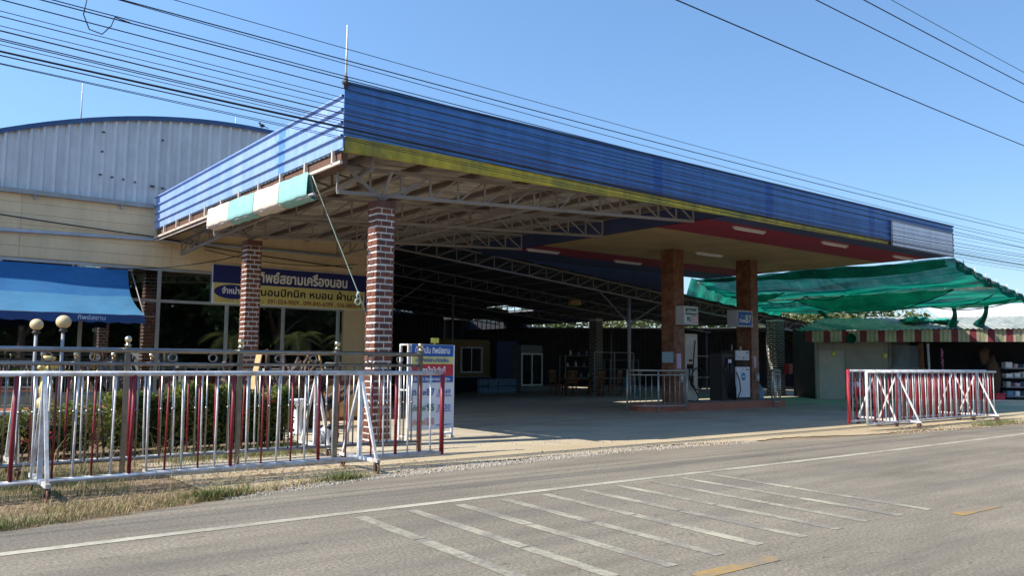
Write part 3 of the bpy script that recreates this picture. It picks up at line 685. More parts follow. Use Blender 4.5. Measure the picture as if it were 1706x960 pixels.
wall_text('ทิพย์สยามเครื่องนอน', .30, 9.31, 3.875, 2.98, ink_black, .05, .005); wall_text('ทิพย์สยามเครื่องนอน', .30, 9.28, 3.895, 2.98, mat('letter_white', (.70, .70, .70), .5), .04, .009)
wall_text('ที่นอนปิกนิค หมอน ผ้านวม', .215, 9.15, 3.485, 3.68, ink_black, .03, .005)
wall_text('ปลีก-ส่ง ราคาโรงงาน  091-024-9009 , 099-845-6399 , 056-880074', .135, 8.0, 3.25, 4.78, ink_maroon, .02, .005)
wall_text('จำหน่าย', .17, 8.17, 3.49, .66, mat('letter_white', (.7, .7, .7), .5), .04, .009)
# blue awning with a pale stripe and scalloped valance
aw = thing('blue_awning', 'blue cloth awning with pale stripe over the shop front', 'awning', (1, 23.4, 2.6))
AX0, AX1 = -5.5, 5.55
def aw_fn(u, v):
    x = AX0+(AX1-AX0)*u; y = HY-.1-(HY-.1-22.4)*v; z = 3.98-1.36*v-.14*math.sin(math.pi*v)*(.8+.3*math.sin(u*9))+.02*math.sin(u*40)*v
    return (x-.12*math.sin(math.pi*v)*u, y, z)
am = MB(); NU, NV = 60, 16; am.sheet(aw_fn, NU, NV)
for i in range(len(am.f)): am.mi[i] = 1 if (i % NV) >= 8 else 0
cl = am.build('canopy_cloth', [awning_dark, awning_light], aw)
va = MB(); n = 90
for i in range(n):
    ua, ub = i/n, (i+1)/n; f = lambda u: .20+.02*math.cos(u*2*math.pi*26)
    xa, xb = AX0+(AX1-AX0)*ua, AX0+(AX1-AX0)*ub; wv = lambda u: .02*math.sin(u*60)
    va.poly([(xa, 22.4, 2.62), (xb, 22.4, 2.62), (xb, 22.38+wv(ub), 2.62-f(ub)), (xa, 22.38+wv(ua), 2.62-f(ua))], True)
va.build('valance', awning_navy, aw)
af = MB(); af.tube([(AX0, 22.42, 2.615), (AX1+.25, 22.42, 2.615)], .02, 6); af.tube([(AX1, 22.42, 2.61), (AX1+.1, HY-.05, 3.95)], .018, 6); af.bar((AX1, HY-.1, 3.98), (AX1+.12, HY-.1, 3.98), .06, .05)
af.build('awning_frame', truss_paint, aw)
ob = MB(); ob.v = []; t_ = text_mb('ทิพย์สยาม', .10, (4.0, 22.37, 2.48), (1, 0, 0), (0, 0, 1), .62, .02, lift=.02); t_.build('lettering', mat('faded_white_letter', (.35, .48, .62), .7), aw)

# rolled sun blind on the left edge
bl = thing('rolled_blind', 'mint and cream striped sun blind rolled up under the blue fascia', 'sun blind', (6.1, 16.3, 4.6))
ylist = [13.75, 15.05, 16.35, 17.85, 19.3]
for k in range(4):
    ya, yb2 = ylist[k]+(.03 if k else 0), ylist[k+1]; mb = MB(); mb2 = canvas_mint if k % 2 == 0 else canvas_cream
    def bf(u, v, ya=ya, yb2=yb2, k=k):
        y = ya+(yb2-ya)*u; q = v*2*math.pi
        prof = [(-.06, 4.93), (-.075, 4.75), (-.085, 4.53), (-.07, 4.50), (.10, 4.42), (.12, 4.45), (.06, 4.62), (-.02, 4.92)]
        t = v*(len(prof)-1); i = min(int(t), len(prof)-2); fz = t-i
        a, b = prof[i], prof[i+1]; w_ = .007*math.sin(u*7+k*2)+.006*math.sin(u*17+v*5)-.03*max(0, u-.8)*(k == 1)
        return (6.12+a[0]+(b[0]-a[0])*fz+w_*.5, y, a[1]+(b[1]-a[1])*fz+w_+.10*(y-13.75)/5.5)
    mb.sheet(bf, 14, 20).build('cloth_panel', mb2, bl)
MB().tube([(6.10, 13.55, 4.50), (6.10, 19.4, 4.60)], .028, 8).build('roller_bar', white_pipe, bl)
# rope from the blind to pillar
rp = MB(); P0, P1 = Vector((6.12, 13.7, 4.86)), Vector((7.12, 13.45, 2.45))
rp.tube([tuple(P0.lerp(P1, i/10)) for i in range(11)], .010, 5)
kn = P0.lerp(P1, .87)
rp.ring((kn.x-.02, kn.y-.03, kn.z-.16), .055, .012, 'y', 12, 5); rp.ball(kn, .035, 8); rp.tube([tuple(kn), (kn.x-.05, kn.y-.02, kn.z-.05), (kn.x-.02, kn.y-.03, kn.z-.11)], .012, 5)
solo(rp, 'tie_rope', rope_green, 'pale knotted rope slanting from the rolled blind to the brick pillar', 'rope')

# ================================================================ DARK SHED BEHIND THE CANOPY
shed = thing('open_shed', 'dark open shed with a sloping steel truss roof behind the canopy', 'shed', (27, 32, 0))
def shed_z(x): return 6.12-.0945*(x-13.2)
sh = MB()
for xa, xb, spans in ((13.05, 16.5, ((24.3, 46.5),)), (16.5, 22.3, ((24.3, 46.5),)), (22.3, 28.3, ((24.3, 46.5),)), (28.3, 30.0, ((24.3, 36.3), (38.6, 48.5))), (30.0, 32, ((24.3, 48.5),)), (32, 35, ((24.3, 44.2),)), (35, 38.5, ((24.3, 32.5),)), (38.5, 43, ((24.3, 26.9),))):
    for ya, yb_ in spans:                         # one sheet is missing at the back and the sky shows there
        sh.poly([(xa, ya, shed_z(xa)), (xb, ya, shed_z(xb)), (xb, yb_, shed_z(xb)), (xa, yb_, shed_z(xa))])
        sh.poly([(xa, ya, shed_z(xa)+.03), (xa, yb_, shed_z(xa)+.03), (xb, yb_, shed_z(xb)+.03), (xb, ya, shed_z(xb)+.03)])
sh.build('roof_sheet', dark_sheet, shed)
for y, xe in ((24.7, 42.6), (30.2, 38.2), (36, 34.6), (42, 31.8)): truss(MB(), (13.3, y, shed_z(13.3)-.62), (xe, y, shed_z(xe)-.47), .5, .42, int((xe-13)*1.15), False, .07, .03).build('roof_truss', truss_dark if y > 25 else truss_paint, shed)
pu = MB()
for x in [14+1.6*i for i in range(18)]: pu.bar((x, 24.4, shed_z(x)-.05), (x, 46.4 if x < 32 else 44 if x < 35 else 32.4 if x < 38.4 else 26.8, shed_z(x)-.05), .05, .08)
pu.build('purlin', truss_dark, shed)
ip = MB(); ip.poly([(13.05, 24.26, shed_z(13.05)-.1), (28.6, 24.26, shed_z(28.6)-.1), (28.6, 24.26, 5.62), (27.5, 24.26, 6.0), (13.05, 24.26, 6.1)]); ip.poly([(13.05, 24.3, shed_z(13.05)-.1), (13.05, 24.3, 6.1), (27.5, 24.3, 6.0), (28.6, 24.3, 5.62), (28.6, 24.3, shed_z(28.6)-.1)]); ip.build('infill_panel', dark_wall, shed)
for x, y, r in ((25.99, 24.9, .075), (22.2, 33.0, .06), (16.6, 30.2, .07)): MB().tube([(x, y, 0), (x, y, shed_z(x)-.55)], r, 10).build('post', pole_grey, shed)
for a_, b_ in (((26, 24.9, 3.2), (28.3, 24.9, 4.35)), ((26, 24.9, 3.2), (23.9, 24.9, 4.75)), ((16.6, 30.2, 3.4), (18.8, 30.2, 4.9))): MB().bar(a_, b_, .055, .055).build('brace', truss_dark, shed)
for i, (x, y, zt) in enumerate(((34.77, 23.55, 3.66), (29.1, 30.2, 3.75))):
    c_, bm_, _ = brick_pillar('brick_pillar', x, y, .62 if i == 0 else .5, 0, zt, .10, None, mortar_grey, shed, .028, seed=11+i)
    bm_.build('brickwork', [brick_black, brick_black], c_)
bw = MB()
for x in [13.2+.3*i for i in range(58)]: zt = shed_z(x)-.01; bw.box(x, 46.6, 0, x+.2, 46.63, zt); bw.box(x+.2, 46.56, 0, x+.3, 46.6, zt)
bw.build('rear_wall', dark_sheet, shed)
yw = thing('yard_wall', 'long dark sheet wall closing the yard behind the open shed', 'wall', (39, 40, 0))
mb = MB(); pa_, pb_ = Vector((30.4, 46.9, 0)), Vector((52, 30.2, 0)); d_ = (pb_-pa_).normalized(); n_ = Vector((-d_.y, d_.x, 0))
for i in range(90):
    p = pa_+d_*(.303*i); q = p+d_*.303; zt = Vector((0, 0, (4.30 if p.x < 35.2 else 3.9 if p.x < 36.5 else 3.62)+.04*math.sin(i*.7)))
    for a_, b_ in ((p, p+d_*.2), (p+d_*.2, p+d_*.22+n_*.04), (p+d_*.22+n_*.04, p+d_*.28+n_*.04), (p+d_*.28+n_*.04, q)): mb.poly([a_, b_, b_+zt, a_+zt])
mb.build('sheet_cladding', dark_sheet, yw)
lt = thing('yard_shade_roof', 'low dark lean-to roof added to shade the yard behind the open shed', 'lean-to', (40, 35, 0))  # added roof that keeps the sun off the yard wall
pl = [(31.9, 46.2), (31.9, 38.9), (35.2, 35.0), (37.2, 32.9), (38.9, 31.2), (40.0, 27.4), (44.5, 26.0), (51.8, 30.3)]
mb = MB(); mb.poly([(x, y, 3.58) for x, y in pl]); mb.poly([(x, y, 3.62) for x, y in pl][::-1])
for i in range(len(pl)): a_, b_ = pl[i], pl[(i+1) % len(pl)]; mb.poly([(*a_, 3.58), (*b_, 3.58), (*b_, 3.62), (*a_, 3.62)])
mb.build('roof_sheet', dark_sheet, lt)
for x, y in ((36, 36), (39.5, 31.5), (41, 28), (44, 27)): MB().tube([(x, y, 0), (x, y, 3.57)], .05, 8).build('post', truss_dark, lt)
MB().bar(pa_+n_*.09+Vector((0, 0, 3.4)), pb_+n_*.09+Vector((0, 0, 3.4)), .06, .08).build('top_rail', truss_dark, yw)
# dark bales and cluttered store below the roof edge
hs = thing('yellow_house', 'small ochre house with barred window deep inside the shed', 'house', (26.2, 38, 0))
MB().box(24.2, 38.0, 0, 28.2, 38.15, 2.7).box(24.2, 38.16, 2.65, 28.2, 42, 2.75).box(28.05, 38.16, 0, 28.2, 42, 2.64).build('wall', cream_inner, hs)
wd = MB().box(26.2, 37.95, .95, 27.5, 38.0, 2.25).build('window', black_glass, hs)
f = MB(); f.box(26.1, 37.92, .87, 26.2, 37.995, 2.33); f.box(27.5, 37.92, .87, 27.6, 37.995, 2.33); f.box(26.82, 37.93, .95, 26.88, 37.948, 2.25); f.box(26.2, 37.925, 2.25, 27.5, 37.995, 2.33); f.box(26.2, 37.925, .87, 27.5, 37.995, .95); f.build('window_frame', sign_white, wd)
MB().box(24.9, 37.96, 0, 25.8, 38.0, 2.1).build('door', wood, hs)
dk = MB(); dk.box(28.3, 37.5, 0, 29.8, 37.6, 2.7); dk.build('x', mat('dark_blue_sheet', (.014, .045, .13), .6)).name = 'partition'
tag(bpy.data.objects['partition'], 'dark blue sheet partition behind the water crates', 'partition')
# ---- drinks cooler
fx, fy = 25.3, 31.5
fc = thing('drinks_cooler', 'upright glass door drinks cooler beside the wooden chairs', 'cooler', (fx+.65, fy, 0))
MB().box(fx, fy+.03, .08, fx+1.35, fy+.75, .35).box(fx, fy+.03, 1.95, fx+1.35, fy+.75, 2.35).box(fx, fy+.66, .35, fx+1.35, fy+.75, 1.95).box(fx, fy+.03, .35, fx+.05, fy+.66, 1.95).box(fx+1.3, fy+.03, .35, fx+1.35, fy+.66, 1.95).build('cabinet', mat('cooler_grey', (.16, .18, .2), .4), fc)
d_ = MB(); d_.box(fx, fy-.02, .35, fx+.06, fy+.025, 1.95); d_.box(fx+1.29, fy-.02, .35, fx+1.35, fy+.025, 1.95); d_.box(fx+.645, fy-.018, .35, fx+.705, fy+.025, 1.95); d_.box(fx+.06, fy-.019, 1.88, fx+1.29, fy+.025, 1.95); d_.box(fx+.06, fy-.019, .35, fx+1.29, fy+.025, .42)
dd = d_.build('door', white_gloss, fc); MB().box(fx+.06, fy, .42, fx+1.29, fy+.008, 1.88).build('pane', fridge_glass, dd)
s_ = MB()
for z in (.7, 1.05, 1.4): s_.box(fx+.06, fy+.06, z, fx+1.29, fy+.64, z+.02)
s_.build('shelf', white_gloss, fc)
for z in (.44, .72, 1.07, 1.42):
    for k in range(9):
        b = MB(); b.lathe((fx+.13+k*.135, fy+.2, z), [(.045, 0), (.045, .16), (.018, .22), (.018, .26)], 8); b.build('bottle', (sky_plastic, bag_white, wood_pale, ink_green)[(k+int(z*10)) % 4], fc)
# ---- water packs
gi = 0
for r_ in range(2):
    for k in range(4):
        b = MB(); x = 22.95+k*.58; z = r_*.36
        for i in range(4):
            for j in range(2): b.lathe((x+.07+i*.13, 31.8+j*.14, z), [(.055, 0), (.06, .04), (.06, .24), (.025, .31), (.025, .34)], 8)
        solo(b, 'water_pack', pale_blue_plastic, ('pale blue pack of water bottles in the bottom row', 'pale blue pack of water bottles in the top row')[r_], 'water pack', 'stacked water bottle packs')
# ---- wooden chairs round a table
ch = thing('wooden_chair', 'high backed brown wooden chair facing the forecourt, nearest the cooler', 'chair', (0, 0, 0), 'wooden dining chairs', False)
def local(name, mb, m, par): return mb.build(name, m, par)
local('seat', MB().box(-.23, -.23, .43, .23, .23, .47), wood, ch)
bk = MB(); bk.bar((-.21, .21, .47), (-.21, .27, 1.12), .04, .04); bk.bar((.21, .21, .47), (.21, .27, 1.12), .04, .04); bk.bar((-.24, .27, 1.12), (.24, .27, 1.12), .03, .09); bk.bar((-.2, .225, .62), (.2, .225, .62), .03, .05)
for x in (-.11, -.04, .04, .11): bk.bar((x, .225, .62), (x, .265, 1.1), .035, .015)
local('backrest', bk, wood, ch)
for sx in (-1, 1):
    for sy in (-1, 1): local('leg', MB().bar((sx*.2, sy*.2, 0), (sx*.2, sy*.2, .43), .045, .045), wood, ch)
ch.location = (25.0, 27.6, 0); ch.rotation_euler = (0, 0, R(160))
dup(ch, (26.1, 27.0, 0), R(185), 'high backed brown wooden chair at the middle of the table front')
dup(ch, (27.1, 26.9, 0), R(200), 'high backed brown wooden chair next to the blue plastic chair')
dup(ch, (25.4, 29.0, 0), R(10), 'high backed brown wooden chair behind the dining table')
tb = thing('dining_table', 'long dark wooden table ringed by brown chairs', 'table', (26.0, 28.2, 0))
MB().box(24.9, 27.8, .72, 27.2, 28.7, .77).build('tabletop', wood, tb)
for x in (25, 27.1):
    for y in (27.9, 28.6): MB().box(x-.04, y-.04, 0, x+.04, y+.04, .72).build('leg', wood, tb)
pc = thing('plastic_chair', 'bright blue plastic armchair at the end of the table', 'chair', (27.75, 26.6, 0))
c = (27.75, 26.6)
MB().box(c[0]-.24, c[1]-.22, .41, c[0]+.24, c[1]+.22, .44).build('seat', sky_plastic, pc)
b = MB(); b.sheet(lambda u, v: (c[0]+(.24*(1-.25*v*v))*math.cos(math.pi*(u*.9+.05)), c[1]+.1+.16*math.sin(math.pi*u)+.05*v, .44+.42*v), 10, 4); b.sheet(lambda u, v: (c[0]+(.24*(1-.25*v*v))*math.cos(math.pi*(u*.9+.05)), c[1]+.08+.16*math.sin(math.pi*u)+.05*v, .44+.42*v), 10, 4); b.build('backrest', sky_plastic, pc)
for sx in (-1, 1):
    MB().bar((c[0]+sx*.25, c[1]-.2, .62), (c[0]+sx*.25, c[1]+.18, .66), .05, .03).build('armrest', sky_plastic, pc)
    for sy in (-1, 1): MB().bar((c[0]+sx*.27, c[1]+sy*.24, 0), (c[0]+sx*.22, c[1]+sy*.2, .42), .05, .04).build('leg', sky_plastic, pc)
# ---- counter, racks, hanging basket lamp
ct = thing('shop_counter', 'low dark counter with a grey top behind the water packs', 'counter', (23.6, 33.6, 0))
MB().box(22.4, 33.6, 0, 24.9, 34.2, .72).build('cabinet', dark_wall, ct); MB().box(22.35, 33.55, .72, 24.95, 34.25, .78).build('top', pole_grey, ct)
def rack(x, y, w_, h, lab, n=4, m=pole_grey):
    t = thing('metal_rack', lab, 'rack', (x+w_/2, y, 0), 'metal racks at the back of the forecourt')
    for xx in (x, x+w_):
        for yy in (y, y+.45): MB().bar((xx, yy, 0), (xx, yy, h), .035, .035).build('post', m, t)
    for k in range(n): MB().box(x, y, .15+k*(h-.2)/(n-1), x+w_, y+.45, .17+k*(h-.2)/(n-1)).build('shelf', m, t)
    return t
rack(28.2, 31.5, 2.4, 1.9, 'metal shelf rack behind the wooden chairs'); rack(31.4, 31.5, 2.2, 1.7, 'metal shelf rack right of the black and cream pillar')
rr = random.Random(9)
for k in range(12):
    b = MB(); x = 28.35+k*.19; z = (.17+.5667*(1+k % 3)); h = rr.uniform(.15, .3); b.lathe((x, 31.72, z), [(.06, 0), (.065, h*.6), (.03, h*.85), (.03, h)], 8)
    m_, c_ = rr.choice(((bag_white, 'white'), (wood_pale, 'tan'), (pale_blue_plastic, 'pale blue')))
    solo(b, 'jar', m_, 'small %s jar on the %s shelf of the rack behind the chairs' % (c_, ('second lowest', 'second highest', 'top')[k % 3]), 'jar', 'jars on the metal rack')
lp = thing('basket_lamp', 'brown wicker basket lamp hanging from the shed roof', 'lamp', (26.5, 29, 3.6))
MB().lathe((26.5, 29, 4.25), [(.30, 0), (.34, .1), (.28, .28), (.06, .34)], 16).build('shade', wood_pale, lp); MB().tube([(26.5, 29, 4.5), (26.5, 29, shed_z(26.5)-.1)], .012, 5).tube([(26.5, 29, 3.5), (26.5, 29, 4.25)], .012, 5).build('cord', dark_iron, lp)
# wire racks behind the pumps
for x, y, w_, h, lab in ((26.5, 27.6, 2.6, 2.0, 'tall grey steel frame rack behind the beige pump'), (32.0, 27.5, 3.0, 1.9, 'wide grey steel frame rack between the tiled column and pillar'), (35.6, 22.9, 2.4, 1.7, 'grey steel hanging rail right of the black and cream pillar')):
    t = thing('frame_rack', lab, 'frame rack', (x+w_/2, y, 0)); 
    for xx in (x, x+w_/2, x+w_): MB().bar((xx, y, 0), (xx, y, h), .05, .05).build('post', pole_grey, t)
    for z in (.25, .8, h): MB().bar((x, y, z), (x+w_, y, z), .045, .045).build('rail', pole_grey, t)

# ================================================================ PUMP ISLAND
isl = thing('pump_island', 'raised red painted island carrying the fuel pumps', 'pump island', (22.3, 18.1, 0))
im = MB(); x0, x1, y0, y1 = 19.9, 26.2, 17.38, 18.85
out = [(x1, y0), (x1, y1), (x0, y1)]+[(x0-(.62)*math.sin(math.pi*k/10), (y0+y1)/2+(y1-y0)/2*math.cos(math.pi*k/10)) for k in range(1, 10)]+[(x0, y0)]
im.poly([(x, y, .25) for x, y in out])
for i in range(len(out)): a, b = out[i], out[(i+1) % len(out)]; im.poly([(*a, 0), (*b, 0), (*b, .25), (*a, .25)])
im.build('island_body', island_red, isl)
tp = MB(); cx_, cy_ = 22.5, 18.1; tp.poly([(cx_+(x-cx_)*.985, cy_+(y-cy_)*.93, .254) for x, y in out]); tp.build('island_top', conc, isl)
# beige pump (tall, narrow)
pb = thing('fuel_pump', 'tall beige fuel pump with looping black hose next to the left tiled column', 'fuel pump', (21.75, 18.15, .25), 'fuel pumps')
MB().box(21.42, 17.98, .25, 22.06, 18.5, 2.52).build('cabinet', beige_enamel, pb)
MB().box(21.52, 17.972, 1.35, 21.86, 17.98, 1.5).box(21.62, 17.971, 1.6, 21.78, 17.98, 1.66).build('display', black_glass, pb)
MB().box(21.5, 17.972, 2.15, 21.95, 17.98, 2.42).build('face_plate', mat('dull_white', (.55, .5, .42), .5), pb)
hz = MB(); pts = []
for i in range(41):
    t = i/40
    if t < .3: q = t/.3; pts.append((21.85-.18*q, 17.90, 2.3-1.3*q))
    else:
        q = (t-.3)/.7*2*math.pi; pts.append((21.85-.34*math.cos(q)+.16*(t-.3), 17.86-.02*math.sin(q), 1.02-.36*math.sin(q)))
hz.tube(pts, .022, 6); hz.tube([(21.55, 17.9, 1.45), (21.5, 17.87, 1.0), (21.72, 17.86, .72), (21.98, 17.88, .42), (21.95, 17.9, .28), (21.7, 17.9, .27), (21.5, 17.92, .30)], .022, 6)
hz.build('hose', black_rubber, pb)
nz = MB(); nz.bar((21.72, 17.93, 1.12), (21.72, 17.93, .86), .07, .08); nz.bar((21.72, 17.93, .86), (21.80, 17.90, .70), .04, .04); nz.build('nozzle', black_rubber, pb)
# white pump with a dark hose side
pw = thing('fuel_pump', 'white fuel pump with blue oval badge and dark hose side', 'fuel pump', (24.3, 18.0, .25), 'fuel pumps')
MB().box(23.99, 17.86, .25, 24.78, 18.5, .36).box(23.99, 17.9, .36, 24.78, 18.5, 2.0).build('cabinet', dark_iron, pw)
MB().box(24.0, 17.84, .36, 24.76, 17.9, 1.42).build('lower_panel', white_gloss, pw)
MB().box(24.0, 17.85, 1.66, 24.76, 17.9, 2.0).build('head_panel', mat('off_white_enamel', (.62, .63, .62), .35), pw)
MB().box(24.0, 17.87, 1.42, 24.76, 17.902, 1.66).build('display', black_glass, pw)
ov = MB(); ov.poly([(24.38+.13*math.cos(q), 17.836, 1.08+.14*math.sin(q)) for q in [2*math.pi*k/28 for k in range(28)]]); ov.build('badge', mat('badge_blue', (.04, .26, .46), .4), pw)
ov = MB(); ov.box(24.29, 17.832, 1.05, 24.47, 17.8335, 1.11); ov.build('badge_stripe', sign_white, pw)
MB().box(24.54, 17.836, 1.3, 24.72, 17.838, 1.35).box(24.34, 17.836, 1.33, 24.38, 17.838, 1.38).box(24.12, 17.846, 1.75, 24.18, 17.848, 1.8).box(24.36, 17.846, 1.7, 24.44, 17.848, 1.78).box(24.55, 17.846, 1.9, 24.72, 17.848, 1.95).build('sticker', pole_grey, pw)
hs_ = MB()
for k in range(4):
    x = 23.55+.12*k; hs_.tube([(x, 17.95, 1.75), (x-.1, 17.88, 1.2), (x-.12+.05*k, 17.85, .7), (x+.05, 17.86, .33), (x+.15, 17.9, .6), (x+.12, 17.95, 1.2)], .022, 6)
hs_.tube([(23.98, 17.84, 1.25), (24.08, 17.78, .95), (24.12, 17.77, .6), (24.0, 17.8, .34)], .02, 6); hs_.build('hose', black_rubber, pw)
MB().box(23.35, 17.95, .25, 23.985, 18.5, 1.88).build('hose_cabinet', dark_iron, pw)
for x, z in ((23.55, 1.36), (23.75, 1.32), (23.42, 1.2)): MB().box(x, 17.88, z, x+.07, 17.95, z+.2).bar((x+.035, 17.9, z+.02), (x+.035, 17.84, z-.1), .03, .03).build('nozzle', dark_iron, pw)
MB().box(23.58, 17.87, 1.56, 23.76, 17.875, 1.68).build('notice', sign_white, pw)
MB().tube([(24.1, 18.1, 2.0), (24.1, 18.1, 2.2)], .02, 6).lathe((24.6, 18.1, 2.0), [(.05, 0), (.05, .1), (.02, .14), (.02, .18)], 8).build('vent_cap', beige_enamel, pw)
# light boxes
def light_box(x0, x1, z0, z1, y, lab, face, deco):
    t = thing('price_lightbox', lab, 'sign box', ((x0+x1)/2, y+.2, z0), 'fuel grade sign boxes')
    MB().box(x0, y, z0, x1, y+.42, z1).build('case', mat('grey_case', (.42, .42, .42), .5), t)
    MB().box(x0+.06, y-.004, z0+.05, x1-.06, y, z1-.05).build('face', face, t)
    deco(t)
def deco_b7(t):
    text_mb('ดีเซล', .12, (23.68, 17.46, 2.97), (1, 0, 0), (0, 0, 1), .34, .04, lift=.008).build('lettering', sign_white, t)
    text_mb('B7', .26, (24.03, 17.46, 2.97), (1, 0, 0), (0, 0, 1), .32, .03, lift=.008).build('lettering', mat('pale_green_letter', (.62, .7, .5), .5), t)
    text_mb('น้ำมัน', .07, (23.75, 17.46, 3.15), (1, 0, 0), (0, 0, 1), .26, .04, lift=.008).build('lettering', mat('cyan_letter', (.1, .42, .6), .5), t)
light_box(23.58, 24.46, 2.82, 3.39, 17.47, 'grey sign box reading B7 hung at the right tiled column', ink_blue, deco_b7)
def deco_e(t):
    MB().box(20.85, 17.462, 3.11, 21.42, 17.466, 3.33).build('green_panel', ink_green, t)
    text_mb('แก๊สโซฮอล์', .09, (20.88, 17.46, 3.17), (1, 0, 0), (0, 0, 1), .52, .04, lift=.006).build('lettering', sign_white, t)
    text_mb('95', .16, (20.90, 17.46, 2.89), (1, 0, 0), (0, 0, 1), .2, .04, lift=.006).build('lettering', ink_green, t)
    MB().box(21.13, 17.462, 2.86, 21.43, 17.466, 3.09).build('red_panel', ink_salmon, t)
    text_mb('E20', .15, (21.15, 17.46, 2.90), (1, 0, 0), (0, 0, 1), .26, .03, lift=.008).build('lettering', sign_white, t)
light_box(20.75, 21.5, 2.79, 3.4, 17.47, 'grey sign box reading E20 behind the left tiled column', sign_white, deco_e)
# notices on the columns
solo(MB().box(20.647, 17.82, 1.55, 20.652, 18.3, 1.9), 'notice', paper_blue, 'pale blue notice stuck on the left tiled column side', 'notice')
solo(MB().box(20.78, 17.787, 1.35, 21.0, 17.792, 1.85), 'notice', paper_pink, 'pink paper notice on the left tiled column front', 'notice')
solo(MB().box(24.93, 17.787, 1.4, 25.08, 17.792, 1.8), 'notice', paper_pink, 'pale paper notice on the right tiled column front', 'notice')
for x, lab in ((20.9, 'small grey switch box on the left tiled column'), (25.02, 'small grey switch box on the right tiled column')):
    t = thing('switch_box', lab, 'switch box', (x, 17.76, .9)); MB().box(x, 17.74, .92, x+.17, 17.79, 1.2).build('case', conc, t); MB().box(x+.05, 17.735, 1.0, x+.12, 17.74, 1.1).build('switch', sign_white, t)
# curved guard rails
dull_steel = mat('dull_steel_tube', (.46, .44, .40), .4, .55, var=.15)
def guard(pts, lab, h=1.3):
    steel = dull_steel
    t = thing('guard_rail', lab, 'guard rail', (pts[0][0], pts[0][1], 0), 'steel guard rails round the pump island')
    for z, r_ in ((h, .03), (h-.14, .02), (.2, .02)): MB().tube([(x, y, z) for x, y in pts], r_, 8).build('rail', steel, t)
    n = len(pts)
    for i, (x, y) in enumerate(pts):
        if i in (0, n-1) or i == n//2: MB().tube([(x, y, 0), (x, y, h+.02)], .03, 8).build('post', steel, t)
        else: MB().tube([(x, y, .2), (x, y, h-.14)], .012, 6).build('baluster', steel, t)
    for k in (n//3, 2*n//3+1): MB().ring((pts[min(k, n-1)][0], pts[min(k, n-1)][1], h-.07), .055, .01, 'y').build('ring', steel, t)
arc = [(20.65, 17.27), (20.45, 17.22), (20.22, 17.2), (20.0, 17.2), (19.78, 17.22), (19.58, 17.27), (19.4, 17.35), (19.22, 17.46), (19.1, 17.6), (19.0, 17.75), (18.95, 17.92), (18.95, 18.1), (19.0, 18.3)]
guard(arc, 'curved stainless guard rail round the left end of the pump island')
guard([(25.35, 17.25), (25.5, 17.26), (25.65, 17.29), (25.8, 17.34), (25.95, 17.42), (26.1, 17.52), (26.2, 17.66), (26.27, 17.82), (26.3, 18.0)], 'short stainless guard rail at the right end of the pump island')
for k, (x, y, lab) in enumerate(((25.55, 18.0, 'pale blue water jug on the pump island beside the right column'), (25.85, 18.25, 'pale blue water jug at the back of the pump island end'))):
    solo(MB().lathe((x, y, .254), [(.13, 0), (.135, .05), (.135, .35), (.11, .42), (.04, .5), (.04, .55)], 14), 'water_jug', pale_blue_plastic, lab, 'water jug', 'water jugs')

# ================================================================ SLIDING GATES
def gate(name, L, label, z0, z1, loc, rz, frames, red_end='right', group='red and white sliding gates', n=None, wide=False):
    g = thing(name, label, 'sliding gate', (0, 0, 0), group, False)
    MB().tube([(0, 0, z1), (L, 0, z1)], .032, 10).build('top_rail', white_pipe, g)
    MB().tube([(0, 0, z0), (L, 0, z0)], .028, 10).build('bottom_rail', white_pipe, g)
    if red_end in ('right', 'both'): MB().tube([(L, 0, z0-.03), (L, 0, z1+.02)], .036, 10).build('end_post', red_paint, g)
    if red_end in ('left', 'both'): MB().tube([(0, 0, z0-.05), (0, 0, z1+.03)], .042, 10).build('end_post', red_bright, g)
    if red_end != 'both' and red_end != 'left': MB().tube([(0, 0, z0-.02), (0, 0, z1)], .035, 10).build('end_post', white_pipe, g)
    if red_end == 'left': MB().tube([(L, 0, z0-.02), (L, 0, z1)], .035, 10).build('end_post', white_pipe, g)
    n = n or int(L/.20); protos = {}; rr = random.Random(int(L*100+loc[0]*7))
    for i in range(1, n):
        x = L*i/n; red = i % 2 == 0; heavy = i % 6 == 2; key = (red, heavy)
        if key not in protos:
            r_ = .023 if heavy else (.017 if red and wide else .0125)
            protos[key] = MB().tube([(0, 0, z0), (0, 0, z1)], r_, 8).build('red_picket' if red else 'white_picket', red_paint if red else white_pipe, g); o = protos[key]
        else:
            o = protos[key].copy(); COL.objects.link(o); o.parent = g
        o.location = (x, 0, 0); o.rotation_euler = (rr.uniform(-.006, .006), rr.uniform(-.018, .018), 0)
    for (x, tall) in frames:
        s = MB(); D = .50
        for sy in (-1, 1): s.bar((x, 0, z1-.03), (x, sy*D, .19), .036, .036)
        s.bar((x, -D-.06, .185), (x, D+.06, .185), .05, .045); s.bar((x, 0, .18), (x, 0, z1), .05, .05)
        fr = s.build('support_frame', white_pipe, g)
        for sy in (-1, 1):
            MB().ring((x, sy*D, .078), .062, .016, 'x', 20, 8).tube([(x-.022, sy*D, .078), (x+.022, sy*D, .078)], .024, 8).bar((x, sy*D-.06, .078), (x, sy*D+.06, .078), .014, .014).bar((x, sy*D, .02), (x, sy*D, .137), .014, .014).build('wheel', rust, fr)
            MB().bar((x-.03, sy*D, .07), (x-.03, sy*D, .165), .007, .05).bar((x+.03, sy*D, .07), (x+.03, sy*D, .165), .007, .05).bar((x-.033, sy*D, .158), (x+.033, sy*D, .158), .06, .012).build('fork', dark_iron, fr)
    g.location = loc; g.rotation_euler = (0, 0, rz)
    return g
gate('sliding_gate', 8.4, 'front red and white rolling gate before the hedge, red end post by the price board', .17, 1.36, (-1.5, 10.46, 0), R(.3), ((3.08, 1), (7.02, 1)))
